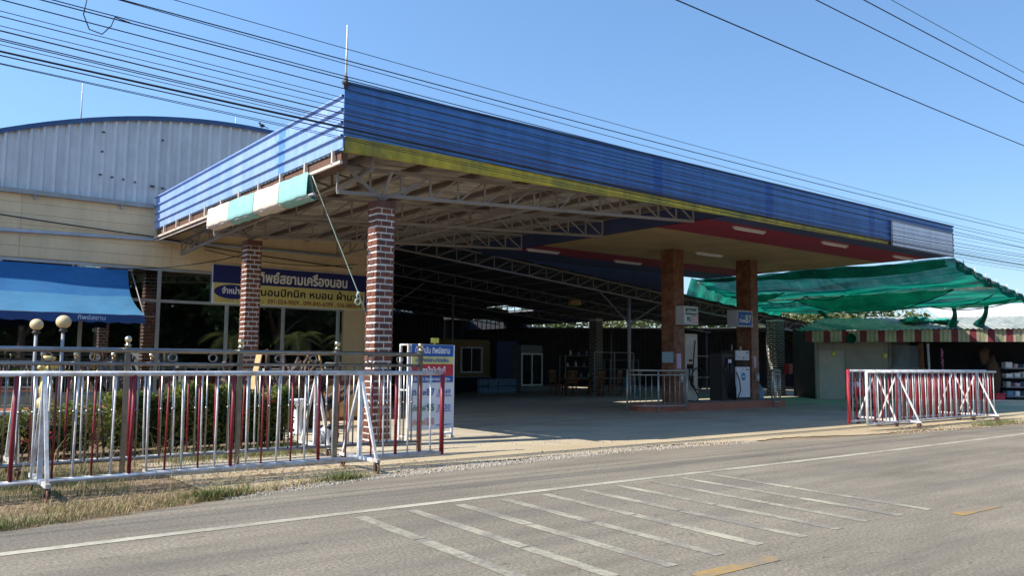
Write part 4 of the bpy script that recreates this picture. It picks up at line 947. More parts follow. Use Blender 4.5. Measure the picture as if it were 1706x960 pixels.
gate('sliding_gate', 7.2, 'rear red and white rolling gate between the front gate and steel fence', .15, 1.33, (.15, 12.42, 0), R(.4), ((5.6, 1), (1.4, 1)), 'none')
gate('sliding_gate', 7.7, 'rolling gate at the right driveway with the bright red left end post', .15, 1.39, (19.15, 10.92, 0), R(-.6), ((1.3, 1), (5.6, 1)), 'left', n=44, wide=True)
gate('sliding_gate', 7.45, 'white framed rolling gate in front of the red posted one at the right driveway', .16, 1.37, (18.45, 10.06, 0), R(1.0), ((1.5, 1), (6.1, 1)), 'none', n=42, wide=True)

# ================================================================ STEEL FENCE
fe = thing('steel_fence', 'stainless steel fence with ball topped posts behind the rolling gates', 'fence', (3, 11.7, 0))
FY = 11.7; post_x = [7.24-1.51*i for i in range(7)]
for x in post_x:
    p_ = MB().bar((x, FY, 0), (x, FY, 1.72), .06, .06).build('post', steel, fe)
    MB().lathe((x, FY, 1.70), [(.035, 0), (.05, .015), (.028, .03), (.028, .05)], 12).ball((x, FY, 1.79), .048, 14).build('ball_finial', brass, p_)
for z, r_ in ((1.645, .036), (1.465, .024), (.22, .022)):
    MB().tube([(post_x[-1]-1.2, FY, z), (post_x[0], FY, z)], r_, 10).build('rail', steel, fe)
pk0 = None
for a, b in zip(post_x[1:], post_x[:-1]):
    for k in (1, 2): MB().ring((a+(b-a)*(.36*k+.02), FY, 1.556), .055, .013, 'y').build('ring', steel, fe)
    for k in range(1, 10):
        if pk0 is None:
            pk0 = MB().tube([(0, 0, .22), (0, 0, 1.465)], .012, 6).ball((0, 0, .86), .022, 8).build('picket', steel, fe)
            for v in pk0.data.vertices: v.co += Vector(ORG[fe.name])
            o = pk0
        else: o = pk0.copy(); COL.objects.link(o); o.parent = fe
        o.location = Vector((a+(b-a)*k/10, FY, 0))-Vector(ORG[fe.name])

# ================================================================ PRICE BOARD
pa, pbv = Vector((8.16, 13.62, 0)), Vector((9.34, 13.86, 0)); ux = (pbv-pa).normalized(); nn = Vector((ux.y, -ux.x, 0)); W_ = (pbv-pa).length
ps = thing('price_board', 'white standing fuel price board with blue yellow and red headings', 'price board', tuple(pa))
fr_ = MB()
for k, q in ((0, 0), (1, 0), (0, 1), (1, 1)):
    p = pa+ux*(W_*k)-nn*(.22*q); fr_.bar(p, p+Vector((0, 0, 1.86)), .04, .04)
    fr_.bar(p+Vector((0, 0, .02)), p+Vector((0, 0, .05)), .07, .07)
for z in (.1, .98, 1.85):
    for k in (0, 1): fr_.bar(pa+ux*W_*k+Vector((0, 0, z)), pa+ux*W_*k-nn*.22+Vector((0, 0, z)), .03, .03)
for z in (.1, 1.85):
    for q in (0, 1): fr_.bar(pa-nn*.22*q+Vector((0, 0, z)), pbv-nn*.22*q+Vector((0, 0, z)), .03, .03)
fr_.build('frame', white_pipe, ps)
def pboard(u0, u1, z0, z1, lift, m, name):
    mb = MB(); p = lambda u, z, l: pa+ux*u+nn*l+Vector((0, 0, z))
    mb.poly([p(u0, z0, lift), p(u1, z0, lift), p(u1, z1, lift), p(u0, z1, lift)]); b_ = lift-.012
    mb.poly([p(u0, z0, b_), p(u0, z1, b_), p(u1, z1, b_), p(u1, z0, b_)])
    for (ua, za), (ub, zb) in (((u0, z0), (u1, z0)), ((u1, z0), (u1, z1)), ((u1, z1), (u0, z1)), ((u0, z1), (u0, z0))): mb.poly([p(ua, za, lift), p(ua, za, b_), p(ub, zb, b_), p(ub, zb, lift)])
    return mb.build(name, m, ps)
pboard(.03, W_+.02, .2, 1.86, .035, sign_white, 'panel')
pboard(.04, W_-.03, 1.63, 1.855, .05, ink_blue, 'blue_heading'); pboard(.04, W_-.03, 1.48, 1.625, .05, mat('heading_yellow', (.62, .58, .22), .5), 'yellow_heading')
pboard(.04, W_-.03, 1.25, 1.475, .05, ink_red, 'red_heading'); pboard(.04, W_-.03, 1.12, 1.245, .05, ink_blue, 'blue_subheading')
def ptext(s, h, u, z, w_, m, bold=.03, slant=0): text_mb(s, h, pa+ux*u+Vector((0, 0, z))+nn*.05, ux, (0, 0, 1), w_, bold, slant, nrm=nn, lift=.004).build('lettering', m, ps)
ptext('ปั๊มน้ำมัน ทิพย์สยาม', .11, .12, 1.69, .95, sign_white); ptext('บจก.ทิพย์สยามปิโตรเลียม', .07, .14, 1.52, .9, ink_blue, .03); ptext('ราคาน้ำมันวันนี้', .11, .2, 1.30, .75, sign_white, .04)
ptext('น้ำมันดี มีคุณภาพมาตรฐาน', .06, .1, 1.155, .98, sign_white, .03)
for z, nm, code, m, val in ((.88, 'ดีเซล', 'B7', ink_blue, '32.49'), (.58, 'แก๊สโซฮอล์', '95', ink_green, '34.50'), (.31, 'แก๊สโซฮอล์', 'E20', ink_salmon, '')):
    ptext(nm, .09, .07, z, .36, m, .02); ptext(code, .13, .46, z-.01, .2, m, .02)
    pboard(.72, 1.14, z-.035, z-.025, .052, ink_blue, 'underline')
    if val: ptext(val, .10, .74, z, .36, ink_blue_pen, .0, .15)
solo(MB().box(8.9, 13.95, 1.90, 9.06, 14.0, 2.0).bar((8.98, 13.98, 1.84), (8.98, 13.98, 1.90), .02, .02), 'yellow_tag', lemon, 'small yellow tag fixed on top of the price board', 'tag')

# ================================================================ YARD: hedge, terrace, lamps, furniture
def hedge(x0, x1, y0, y1, z0, h, label, n, seed):
    rr = random.Random(seed); t = thing('hedge', label, 'hedge', ((x0+x1)/2, (y0+y1)/2, 0))
    mb = MB()
    for i in range(n):
        x = rr.uniform(x0, x1); y = rr.uniform(y0, y1) if rr.random() < .55 else y0+rr.uniform(-.06, .12); top = h+.09*math.sin(x*3.1)+.06*math.sin(x*7.7)
        z = z0+(top-z0)*(rr.random()**.55)
        if rr.random() < .3: z = top+rr.uniform(-.06, .10)
        s = rr.uniform(.022, .045); d = Vector((rr.gauss(0, 1), rr.gauss(0, 1), rr.gauss(.5, 1))).normalized(); e = d.cross(Vector((rr.gauss(0, 1), rr.gauss(0, 1), rr.gauss(0, 1)))).normalized(); f_ = d.cross(e)
        c_ = Vector((x, y, z)); mb.poly([c_-e*s, c_-f_*s*.5, c_+e*s*1.2, c_+f_*s*.5])
    mb.build('foliage', leaf_hedge, t)
    st = MB()
    for i in range(int((x1-x0)*9)):
        x = rr.uniform(x0, x1); y = rr.uniform(y0+.1, y1-.1); st.tube([(x, y, 0), (x+rr.uniform(-.12, .12), y+rr.uniform(-.1, .1), h*.6), (x+rr.uniform(-.2, .2), y, h*.92)], [.014, .01, .005], 5)
    st.build('stems', tree_bark, t)
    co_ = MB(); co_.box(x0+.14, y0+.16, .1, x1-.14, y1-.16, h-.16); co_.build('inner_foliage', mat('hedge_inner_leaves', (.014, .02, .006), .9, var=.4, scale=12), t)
    return t
hedge(3.0, 6.05, 13.95, 14.95, .06, .95, 'clipped yellow green hedge behind the fence up to the white pedestal', 15000, 1)
hedge(-3.5, 2.95, 14.1, 15.0, .06, .66, 'lower clipped hedge with red blossoms at the left end of the yard', 9000, 2)
rr = random.Random(4)
fl = MB()
for (cx_, cy_, cz_) in ((2.15, 14.03, .35), (1.9, 14.02, .3), (5.0, 13.9, .62), (5.55, 13.9, .8), (2.0, 14.05, .45)):
    for k in range(14):
        p = Vector((cx_+rr.gauss(0, .06), cy_+rr.gauss(0, .03), cz_+rr.gauss(0, .05))); d = Vector((rr.gauss(0, 1), rr.gauss(0, 1), rr.gauss(0, 1))).normalized(); e = d.cross(Vector((0, 0, 1))).normalized(); f_ = d.cross(e)
        fl.poly([p-e*.03, p-f_*.025, p+e*.03, p+f_*.025])
solo(fl, 'red_blossoms', mat('red_petals', (.42, .05, .03), .6), 'small red blossoms scattered on the hedge front', 'blossoms', kind='stuff')
# terrace with brown wall and white coping
te = thing('raised_terrace', 'raised brown terrace wall with pale coping behind the hedge', 'terrace', (1, 17.6, 0))
MB().box(-5, 17.2, 0, 4.55, 17.4, .50).box(4.4, 17.41, 0, 4.55, 20.2, .5).box(-5, 17.41, .40, 4.39, 20.2, .47).build('wall', terracotta, te)
MB().box(-5, 17.16, .502, 4.6, 17.46, .56).box(4.36, 17.47, .502, 4.6, 20.2, .56).build('coping', mat('pale_coping', (.58, .56, .5), .7), te)
# inner railing on the terrace
ir = thing('terrace_railing', 'slim steel railing with small ball finials on the brown terrace', 'railing', (2, 17.3, .56))
for i, x in enumerate((-4.2, -2.6, -1.0, 1.0, 2.55, 3.1, 3.75, 4.45)):
    p_ = MB().bar((x, 17.3, .56), (x, 17.3, 1.52), .045, .045).build('post', steel, ir); MB().ball((x, 17.3, 1.60), .05, 12).lathe((x, 17.3, 1.52), [(.03, 0), (.02, .03)], 10).build('ball_finial', brass, p_)
for z in (1.45, 1.22, .68): MB().tube([(-4.4, 17.3, z), (4.45, 17.3, z)], .018, 8).build('rail', steel, ir)
for i in range(86):
    x = -4.3+i*.102
    if i == 0: p0 = MB().tube([(x, 17.3, .68), (x, 17.3, 1.22)], .007, 5).build('baluster', steel, ir)
    else: o = p0.copy(); COL.objects.link(o); o.parent = ir; o.location = (i*.102, 0, 0)
for x in (.3, 1.8, 3.4): MB().ring((x, 17.3, 1.335), .09, .012, 'y').build('ring', steel, ir)
# globe lamps
for x, y, z, r_, lab in ((2.42, 17.3, 2.05, .115, 'cream globe garden lamp, shorter one nearer the frame edge'), (2.86, 17.3, 2.10, .135, 'cream globe garden lamp, taller one under the awning corner')):
    t = thing('globe_lamp', lab, 'garden lamp', (x, y, .56), 'globe garden lamps')
    MB().tube([(x, y, .56), (x, y, z-.03)], .03, 10).build('pole', pole_grey, t); MB().lathe((x, y, z-.08), [(.06, 0), (.075, .03), (.05, .06), (.05, .09)], 12).build('collar', dark_iron, t)
    MB().ball((x, y, z+r_*.8), r_, 20, .93).build('globe', cream_gloss, t)
# golden statue
st = thing('golden_statue', 'small golden seated statue with curly top on the terrace', 'statue', (2.56, 17.0, 0)); 
MB().box(2.42, 16.85, 0, 2.74, 17.12, .52).build('pedestal', conc, st)
b = MB(); b.blob((2.58, 16.98, .68), (.17, .13, .16), 12, .08); b.blob((2.58, 16.98, .95), (.12, .10, .2), 12, .06); b.blob((2.58, 16.97, 1.25), (.10, .1, .13), 12, .06); b.blob((2.66, 16.95, 1.40), (.10, .08, .07), 10, .2); b.blob((2.48, 16.95, 1.36), (.06, .06, .06), 8, .2); b.blob((2.60, 16.98, 1.52), (.13, .1, .05), 10, .25); b.build('figure', gold, st)
# driftwood carvings
def driftwood(x, y, h, seed, label, n=9):
    rr = random.Random(seed); mb = MB()
    for k in range(n):
        a = rr.uniform(0, 6.28); p = Vector((x+rr.gauss(0, .06), y+rr.gauss(0, .06), 0)); pts = [tuple(p)]; d = Vector((math.cos(a)*.25, math.sin(a)*.15, 1)); L_ = h*rr.uniform(.7, 1.05); s = 9
        for i in range(s):
            d += Vector((rr.gauss(0, .28), rr.gauss(0, .18), rr.gauss(0, .1))); dn = d.normalized(); dn.z = abs(dn.z)*.8+.2; p = p+dn*(L_/s); pts.append(tuple(p))
        mb.tube(pts, [.10*(1-.75*i/s)+.018 for i in range(s+1)], 7)
    return solo(mb, 'driftwood_carving', drift, label, 'driftwood', 'driftwood carvings in the yard')
driftwood(6.75, 17.1, 1.75, 3, 'twisted brown driftwood carving just right of the rear pillar', 10); driftwood(7.45, 17.3, 1.85, 8, 'tall branching driftwood carving behind the white pedestal', 14); driftwood(7.9, 17.6, 1.5, 12, 'low dark driftwood root piled beside the ladder', 10)
wl = thing('wooden_easel', 'pale slanted wooden easel beside the rear brick pillar', 'easel', (6.3, 16.6, 0))
MB().bar((6.05, 16.5, 0), (6.42, 16.7, 1.66), .14, .03).build('board', wood_pale, wl); MB().bar((6.5, 16.6, 0), (6.4, 16.75, 1.4), .05, .04).build('leg', wood_pale, wl); MB().bar((6.25, 16.9, 0), (6.4, 16.72, 1.4), .05, .04).build('leg', wood_pale, wl)
la = thing('wooden_ladder', 'narrow wooden stepladder leaning between the pedestal and the cabinet', 'ladder', (8.3, 17.8, 0))
for dx in (-.22, .22): MB().bar((8.3+dx*1.3, 17.7, 0), (8.25+dx*.6, 18.1, 1.75), .05, .03).build('stile', wood_pale, la)
for k in range(7): z = .2+.22*k; MB().bar((8.3-.25+.02*k, 17.73+.05*k, z), (8.3+.25-.02*k, 17.73+.05*k, z), .05, .025).build('rung', wood_pale, la)
cb = thing('wooden_cabinet', 'low carved wooden cabinet standing behind the brick pillar', 'cabinet', (10.0, 19.4, 0))
MB().box(9.1, 19.2, 0, 10.7, 19.8, .98).build('body', wood, cb); MB().box(9.05, 19.15, .98, 10.75, 19.85, 1.03).build('top', wood, cb)
for k in range(3): MB().box(9.15+k*.52, 19.17, .1, 9.62+k*.52, 19.2, .9).build('door', wood_pale, cb)
st_ = thing('stone_bench', 'pale stone topped bench by the shop front', 'bench', (8.9, 20.5, 0)); MB().box(8.1, 20.4, 1.22, 9.9, 20.9, 1.3).build('top', conc, st_)
for x in (8.3, 9.7): MB().box(x-.08, 20.5, 0, x+.08, 20.8, 1.22).build('leg', conc, st_)
solo(MB().lathe((7.0, 16.0, 0), [(.17, 0), (.17, .06), (.10, .12), (.085, .5), (.13, .66), (.17, .70), (.17, .74)], 16), 'white_pedestal', mat('white_plaster', (.70, .70, .72), .6), 'white plaster pedestal at the right end of the hedge', 'pedestal')
sk = MB(); sk.cur = 0; sk.blob((6.8, 14.25, .16), (.13, .11, .17), 12, .18, random.Random(2)); sk.cur = 1; sk.blob((6.93, 14.2, .15), (.10, .09, .15), 12, .2, random.Random(5)); sk.blob((6.86, 14.18, .30), (.08, .06, .05), 10, .2, random.Random(6))
solo(sk, 'plastic_sack', [bag_white, black_rubber], 'small black and white sack lying beside the brick pillar', 'sack')

# ================================================================ GREEN NET, RIGHT STALL
DV = Vector((.7693, -.6388, 0)); NV = Vector((.6388, .7693, 0)); A0 = Vector((34.4, 19.4, 0))
def rw(s, o, z): return A0+DV*s+NV*o+Vector((0, 0, z))
def rbox(mb, s0, o0, z0, s1, o1, z1):
    n = len(mb.v); mb.v += [tuple(rw(s, o, z)) for z in (z0, z1) for o in (o0, o1) for s in (s0, s1)]
    for q in ((0, 2, 3, 1), (4, 5, 7, 6), (0, 1, 5, 4), (1, 3, 7, 5), (3, 2, 6, 7), (2, 0, 4, 6)): mb.face([n+i for i in q])
    return mb
net = thing('shade_net', 'sagging green shade net strung from the canopy to the stall', 'shade net', (33, 18, 4))
def nz_(x, y):      # height of the net frame
    t = max(x-29.2, 0)/6.8; return 5.2-1.08*t**.8+(.035+.08*min(1, max(0, (y-14.5)/3)))*max(0, 1-t*3)
def net_fn(u, v, sagk=1.0):
    x = 29.25+6.75*u; y = 12.7+(11.2)*v
    z = nz_(x, y)-.32*math.sin(math.pi*((u*2.1) % 1))*(.35+.65*math.sin(math.pi*v))*sagk
    z += .04*math.sin(u*38+v*6)+.032*math.sin(u*71-v*11)+.035*math.sin(v*17+u*9)+.022*math.sin(u*133+5*math.sin(v*5))
    return (x, y, z)
MB().sheet(net_fn, 260, 46).build('netting', green_net, net)
# front hem: a doubled fold that hangs along the front edge, and loose swags
MB().sheet(lambda u, v: (29.25+6.75*u, 12.62+.04*math.sin(u*60), nz_(29.25+6.75*u, 0)+.02-(.30+.07*math.sin(u*23))*v), 90, 4).build('front_hem', green_net_dense, net)
def swag(x0, y0, z0, x1, y1, z1, drop, w_):
    def f_(u, v):
        d = 4*u*(1-u)*drop; return (x0+(x1-x0)*u, y0+(y1-y0)*u+.05*math.sin(v*9), z0+(z1-z0)*u-d*(1-v)+.02*math.sin(u*30+v*9))
    return MB().sheet(f_, 40, 10)
swag(32.2, 14.0, 4.42, 32.4, 21.0, 4.45, .75, 0).build('swag', green_net, net); swag(35.4, 12.9, 4.2, 35.6, 17.0, 4.2, .32, 0).build('swag', green_net, net); swag(31.0, 20.5, 4.6, 31.0, 23.3, 4.6, .35, 0).build('swag', green_net, net)
MB().sheet(lambda u, v: (29.3+.1*v, 13.0+10.5*u, nz_(29.3, 13.0+10.5*u)-(.16+.10*math.sin(u*5+1)+.22*math.sin(math.pi*u))*v+.02*math.sin(u*40)), 60, 5).build('rear_fold', green_net, net)
MB().sheet(lambda u, v: (28.9+7.1*u, 23.85+.3*v+.03*math.sin(u*50), (5.36-1.2*u)*(1-v)+(shed_z(28.9+7.1*u)-.04)*v+.02*math.sin(u*37+v*3)), 80, 5).build('back_panel', green_net, net)
for (p, q) in (((35.9, 15.6, 4.1), rw(4.2, -.5, 3.2)), ((35.9, 14.3, 4.1), rw(5.4, -.4, 3.3)), ((35.9, 21.8, 4.1), rw(-.4, -1.1, 2.65))):
    p = Vector(p); q = Vector(q); mb = MB()
    mb.tube([tuple(p.lerp(q, t)+Vector((.05*math.sin(t*9), .05*math.cos(t*7), -.12*math.sin(math.pi*t)))) for t in [i/9 for i in range(10)]], [.10, .09, .08, .09, .10, .12, .14, .17, .21, .22], 9); mb.build('hanging_bunch', green_net_dense, net)
for (xa, ya, za), (xb, yb_, zb), dr in (((32.2, 14.0, 4.40), (32.4, 21.0, 4.43), .77), ((35.5, 12.9, 4.18), (35.7, 17.0, 4.18), .34), ((32.0, 20.0, 4.5), (32.0, 22.5, 4.5), .28), ((32.0, 18.2, 4.5), (32.0, 20.2, 4.5), .24), ((29.5, 13.0, 5.0), (29.6, 19.0, 5.1), .18), ((33.6, 12.8, 4.5), (36.0, 15.8, 4.1), .25)):
    MB().tube(sag((xa, ya, za), (xb, yb_, zb), dr, 18), .024, 6).build('hem_rope', mat('dark_green_hem', (.004, .05, .038), .8), net)
MB().blob(tuple(rw(2.9, .1, 3.52)), (.95, .5, .16), 16, .35, random.Random(8)).blob(tuple(rw(4.2, .1, 3.5)), (.8, .5, .10), 16, .35, random.Random(9)).build('heaped_net', mat('heaped_green_net', (.03, .34, .24), .6, var=.4, scale=8), net)
nf = thing('net_frame', 'thin pale pipe frame holding up the green shade net', 'frame', (33, 18, 0))
for x, zz in ((32.4, 4.42), (35.95, 4.1)): MB().tube([(x, 12.65, zz), (x, 23.6, zz+.02)], .045, 8).build('pipe', white_pipe, nf)
for y in (12.66, 18.0, 23.8): MB().tube([(29.3, y, 5.17), (32.4, y, 4.55), (36.0, y, 4.08)], .03, 8).build('rafter', pole_grey, nf)
for x in (29.9, 30.8, 31.7, 32.6, 33.5, 34.4, 35.3, 36.2): MB().tube([(x, 12.64, nz_(x, 0)-.1), (x, 12.64, nz_(x, 0)+.16)], .018, 6).build('peg', white_pipe, nf)
for y in (13.2, 14.4, 15.6, 16.8, 18.3, 19.4, 20.6): MB().box(32.37, y-.03, 4.42, 32.43, y+.03, 4.6).build('clip', white_pipe, nf)

stl = thing('market_stall', 'long roadside stall with corrugated roof and striped valance', 'stall', tuple(rw(3, 0, 0)))
ro = MB()
def roof_pt(s, o): return rw(s, o, 2.98+.33*(o+1.05)+.010*(s+2.4)*2)
s = -2.7; 
while s < 13.5:
    prof = [(s, 0), (s+.06, .022), (s+.12, 0), (s+.18, -.022), (s+.24, 0)]
    for (a, da), (b_, db) in zip(prof[:-1], prof[1:]):
        lo = -1.05-.05*math.sin(s*1.3)
        # left side slopes in towards the ridge
        hi = .8 if s > -1.2 else -.9+1.7*(s+2.8)/1.6
        for o1, o2 in ((lo, (lo+hi)/2), ((lo+hi)/2, hi)):
            P = [roof_pt(a, o1), roof_pt(b_, o1), roof_pt(b_, o2), roof_pt(a, o2)]; D = [da, db, db, da]
            ro.poly([p+Vector((0, 0, d)) for p, d in zip(P, D)], True)
    s += .24
ro.build('roof', roof_tile_grey, stl)
ce = MB(); rbox(ce, -1.6, .7, 3.28, 13.5, 3.3, 3.32); ce.build('inner_ceiling', dark_wall, stl)
vl = MB(); s = -2.35; k = 0; seq = (0, 1, 2, 1, 2, 1)
ww = (.30, .10, .09, .10, .09, .10)
while s < 13:
    w_ = ww[k % 6]; vl.cur = seq[k % 6]; z0_ = 2.50+.0095*(s+2.3); zt = 2.97+.02*(s+2.3)
    vl.poly([tuple(rw(s, -.95+.02*math.sin(k), z0_)), tuple(rw(s+w_, -.95+.02*math.sin(k+1), z0_)), tuple(rw(s+w_, -.98, zt)), tuple(rw(s, -.98, zt))]); s += w_; k += 1
vl.build('valance', [maroon_cloth, beige_cloth, olive_cloth], stl)
wl_ = MB(); rbox(wl_, -.30, -.02, .0, 1.58, .15, 3.0); rbox(wl_, -1.6, -.02, 2.3, -.305, .15, 3.0); rbox(wl_, -1.6, -.02, 0, -1.46, .15, 2.295); rbox(wl_, 1.59, 1.2, 0, 3.09, 1.3, 3.1); wl_.build('wall', grey_wall, stl)
bk_ = MB(); rbox(bk_, 3.11, 3.2, 0, 13.5, 3.3, 3.4); rbox(bk_, 3.1, .16, 0, 3.2, 3.19, 3.2); rbox(bk_, -1.6, .16, 0, -1.5, 3.2, 3.2); bk_.build('inner_wall', dark_wall, stl)
sh_ = MB()
for k in range(24): rbox(sh_, -1.455, .03, .10+k*.09, -.305, .06, .10+k*.09+.07)
rbox(sh_, -1.455, .07, .0, -.305, .08, 2.29); hd = MB(); rbox(hd, -1.5, -.14, 2.17, -.1, -.022, 2.5); hd.build('shutter_box', grey_wall, stl); sh_.build('roller_shutter', shutter_grey, stl)
ms = MB()
for i in range(38):
    t = i/37; a = max(0, t*2.6-1.0); 
    p0_, p1_ = (1.65+1.45*t, 1.3), (1.65+1.45*t, 2.4)
    ms.bar(rw(1.65+1.45*t, -.1, 1.25), rw(min(3.1, 1.65+1.45*t+.6), -.1, 1.25+min(1.15, (3.1-(1.65+1.45*t))*1.15/.6 if 1.65+1.45*t+.6 > 3.1 else 1.15)), .008, .008)
    ms.bar(rw(1.65+1.45*t, -.105, 2.4), rw(min(3.1, 1.65+1.45*t+.6), -.105, 2.4-min(1.15, (3.1-(1.65+1.45*t))*1.15/.6 if 1.65+1.45*t+.6 > 3.1 else 1.15)), .008, .008)
ms.bar(rw(1.62, -.1, 1.4), rw(3.15, -.1, 1.4), .03, .03); ms.bar(rw(1.62, -.1, .3), rw(1.62, -.1, 2.5), .05, .05); ms.build('mesh_panel', pole_grey, stl)
for ss, mm, ww_ in ((3.32, white_pipe, .07), (3.0, wood, .16), (7.6, wood, .1), (11.5, wood, .1)): MB().bar(rw(ss, -.15, 0), rw(ss-.05, -.15, 2.5), ww_, ww_).build('post', mm, stl)
cs = MB(); rbox(cs, -.2, -.5, 0, 13.5, -.3, .06); cs.build('step', mat('pale_step', (.56, .51, .43), .8), stl)
fl_ = MB(); rbox(fl_, 3.11, -.29, .0, 13.5, 3.19, .03); fl_.build('floor', conc, stl)
# stock in the stall
for k in range(4):
    t = MB(); z = .15+k*.42; rbox(t, 7.0, .6, z, 10.5, 1.3, z+.05); o = solo(t, 'display_shelf', pole_grey, ('lowest', 'second lowest', 'second highest', 'highest')[k]+' grey display shelf in the right stall', 'shelf', 'display shelves in the stall')
    r2 = random.Random(k+20)
    for j in range(9):
        b = MB(); w_ = r2.uniform(.16, .3); h = r2.uniform(.14, .26); s0 = 7.05+j*.38; rbox(b, s0, .62, z+.052, s0+w_, .95, z+.052+h); rbox(b, s0+.02, .605, z+.08, s0+w_-.02, .618, z+.03+h)
        m_, c_ = r2.choice(((bag_white, 'white'), (pale_blue_plastic, 'pale blue'), (shutter_grey, 'grey'), (bag_pink, 'pink')))
        solo(b, 'packed_box', m_, 'small '+c_+' packed box on the '+('lowest', 'second lowest', 'second highest', 'highest')[k]+' stall shelf', 'box', 'packed boxes on the stall shelves')
bask = MB(); rbox(bask, 6.1, -.2, .06, 6.5, .1, .32); rbox(bask, 6.06, -.24, .30, 6.54, .14, .34); solo(bask, 'red_basket', red_bright, 'red plastic basket on the stall step', 'basket')
tbk = MB(); q = rw(6.6, .9, 0); tbk.blob((q.x, q.y, 1.0), (.35, .3, 1.0), 12, .2, random.Random(4)); tbk.blob((q.x-.3, q.y+.2, 2.0), (.3, .2, .4), 10, .3, random.Random(5)); solo(tbk, 'hanging_cloth', mat('brown_cloth', (.10, .055, .035), .9), 'brown cloth bundle hanging behind the stall opening', 'cloth')
for ss, z, m, lab in ((1.23, 1.94, lemon, 'yellow plastic lantern hanging under the striped valance'), (-1.0, 2.0, lemon, 'small dull yellow lantern hanging before the roller shutter')):
    q = rw(ss, -.5, z); t = thing('hanging_lantern', lab, 'lantern', tuple(q), 'hanging lanterns'); MB().blob(tuple(q), (.10, .10, .13), 10, .1, random.Random(1)).build('body', m, t); MB().tube([tuple(q+Vector((0, 0, .1))), tuple(q+Vector((0, 0, .75)))], .007, 5).build('cord', dark_iron, t)
for k in range(3):
    q = rw(3.65, -.6, 0); b = MB()
    for j in range(9): b.blob((q.x+random.uniform(-.05, .05), q.y, 2.25-k*.42-j*.04), (.05, .05, .03), 6, .3)
    solo(b, 'pink_garland', mat('pink_cloth', (.42, .12, .24), .8, var=.4, scale=20), ('upper', 'middle', 'lower')[k]+' pink garland dangling by the white stall post', 'garland', 'pink garlands')
# red extinguisher box, props and clutter by the black pillar
eb = thing('extinguisher_box', 'dark red box fixed on the black and cream pillar', 'box', (35.2, 23.1, 1.05)); MB().box(34.95, 23.0, 1.05, 35.35, 23.22, 1.55).build('case', red_paint, eb); MB().box(35.0, 22.985, 1.1, 35.3, 23.0, 1.5).build('door', mat('dull_red', (.2, .02, .03), .4), eb)
solo(MB().bar((36.4, 22.3, 0), (35.7, 22.6, 1.45), .04, .04), 'leaning_pipe', pole_grey, 'grey pipe leaning left of the roller shutter', 'pipe')
rr = random.Random(31)
for k in range(6):
    b = MB(); x = 35.8+.33*k; z = 1.2+rr.uniform(-.1, .2); b.blob((x, 22.85, z), (.1, .09, .12), 8, .25, rr); b.tube([(x, 22.87, z+.1), (x, 22.88, 1.7)], .006, 4)
    m_, c_ = ((red_bright, 'red'), (bag_white, 'white'), (wood_pale, 'tan'), (terracotta, 'brown'))[k % 4]
    solo(b, 'hanging_pot', m_, 'small %s pot hanging from the steel rail near the shutter' % c_, 'hanging pot', 'pots on the hanging rail')
# red and white motorbike behind the right gates
mbk = thing('motorbike', 'red and white motorbike parked behind the right rolling gates', 'motorbike', (26.5, 14.5, 0)); X, Yv = 26.5, 14.5
for dx in (-.62, .62): w_ = MB().ring((X+dx, Yv, .29), .25, .045, 'y', 22, 8).build('wheel', black_rubber, mbk); MB().ring((X+dx, Yv, .29), .19, .015, 'y', 20, 6).tube([(X+dx, Yv-.05, .29), (X+dx, Yv+.05, .29)], .05, 10).bar((X+dx-.19, Yv, .29), (X+dx+.19, Yv, .29), .02, .02).bar((X+dx, Yv, .1), (X+dx, Yv, .48), .02, .02).build('rim', steel, w_)
MB().blob((X+.05, Yv, .62), (.42, .12, .14), 12, .04).blob((X-.45, Yv, .75), (.12, .13, .28), 12, .04).build('body', red_bright, mbk)
MB().blob((X+.32, Yv, .80), (.36, .13, .07), 12, .03).build('seat', black_rubber, mbk); MB().tube([(X-.42, Yv-.32, 1.02), (X-.48, Yv, .98), (X-.42, Yv+.32, 1.02)], .018, 8).build('handlebar', dark_iron, mbk)
MB().blob((X-.55, Yv, .88), (.09, .12, .11), 12, .04).build('headlight', sign_white, mbk); MB().bar((X-.5, Yv, .9), (X-.62, Yv, .29), .06, .06).build('fork', steel, mbk); MB().bar((X, Yv, .4), (X+.62, Yv, .29), .05, .05).build('swing_arm', steel, mbk)

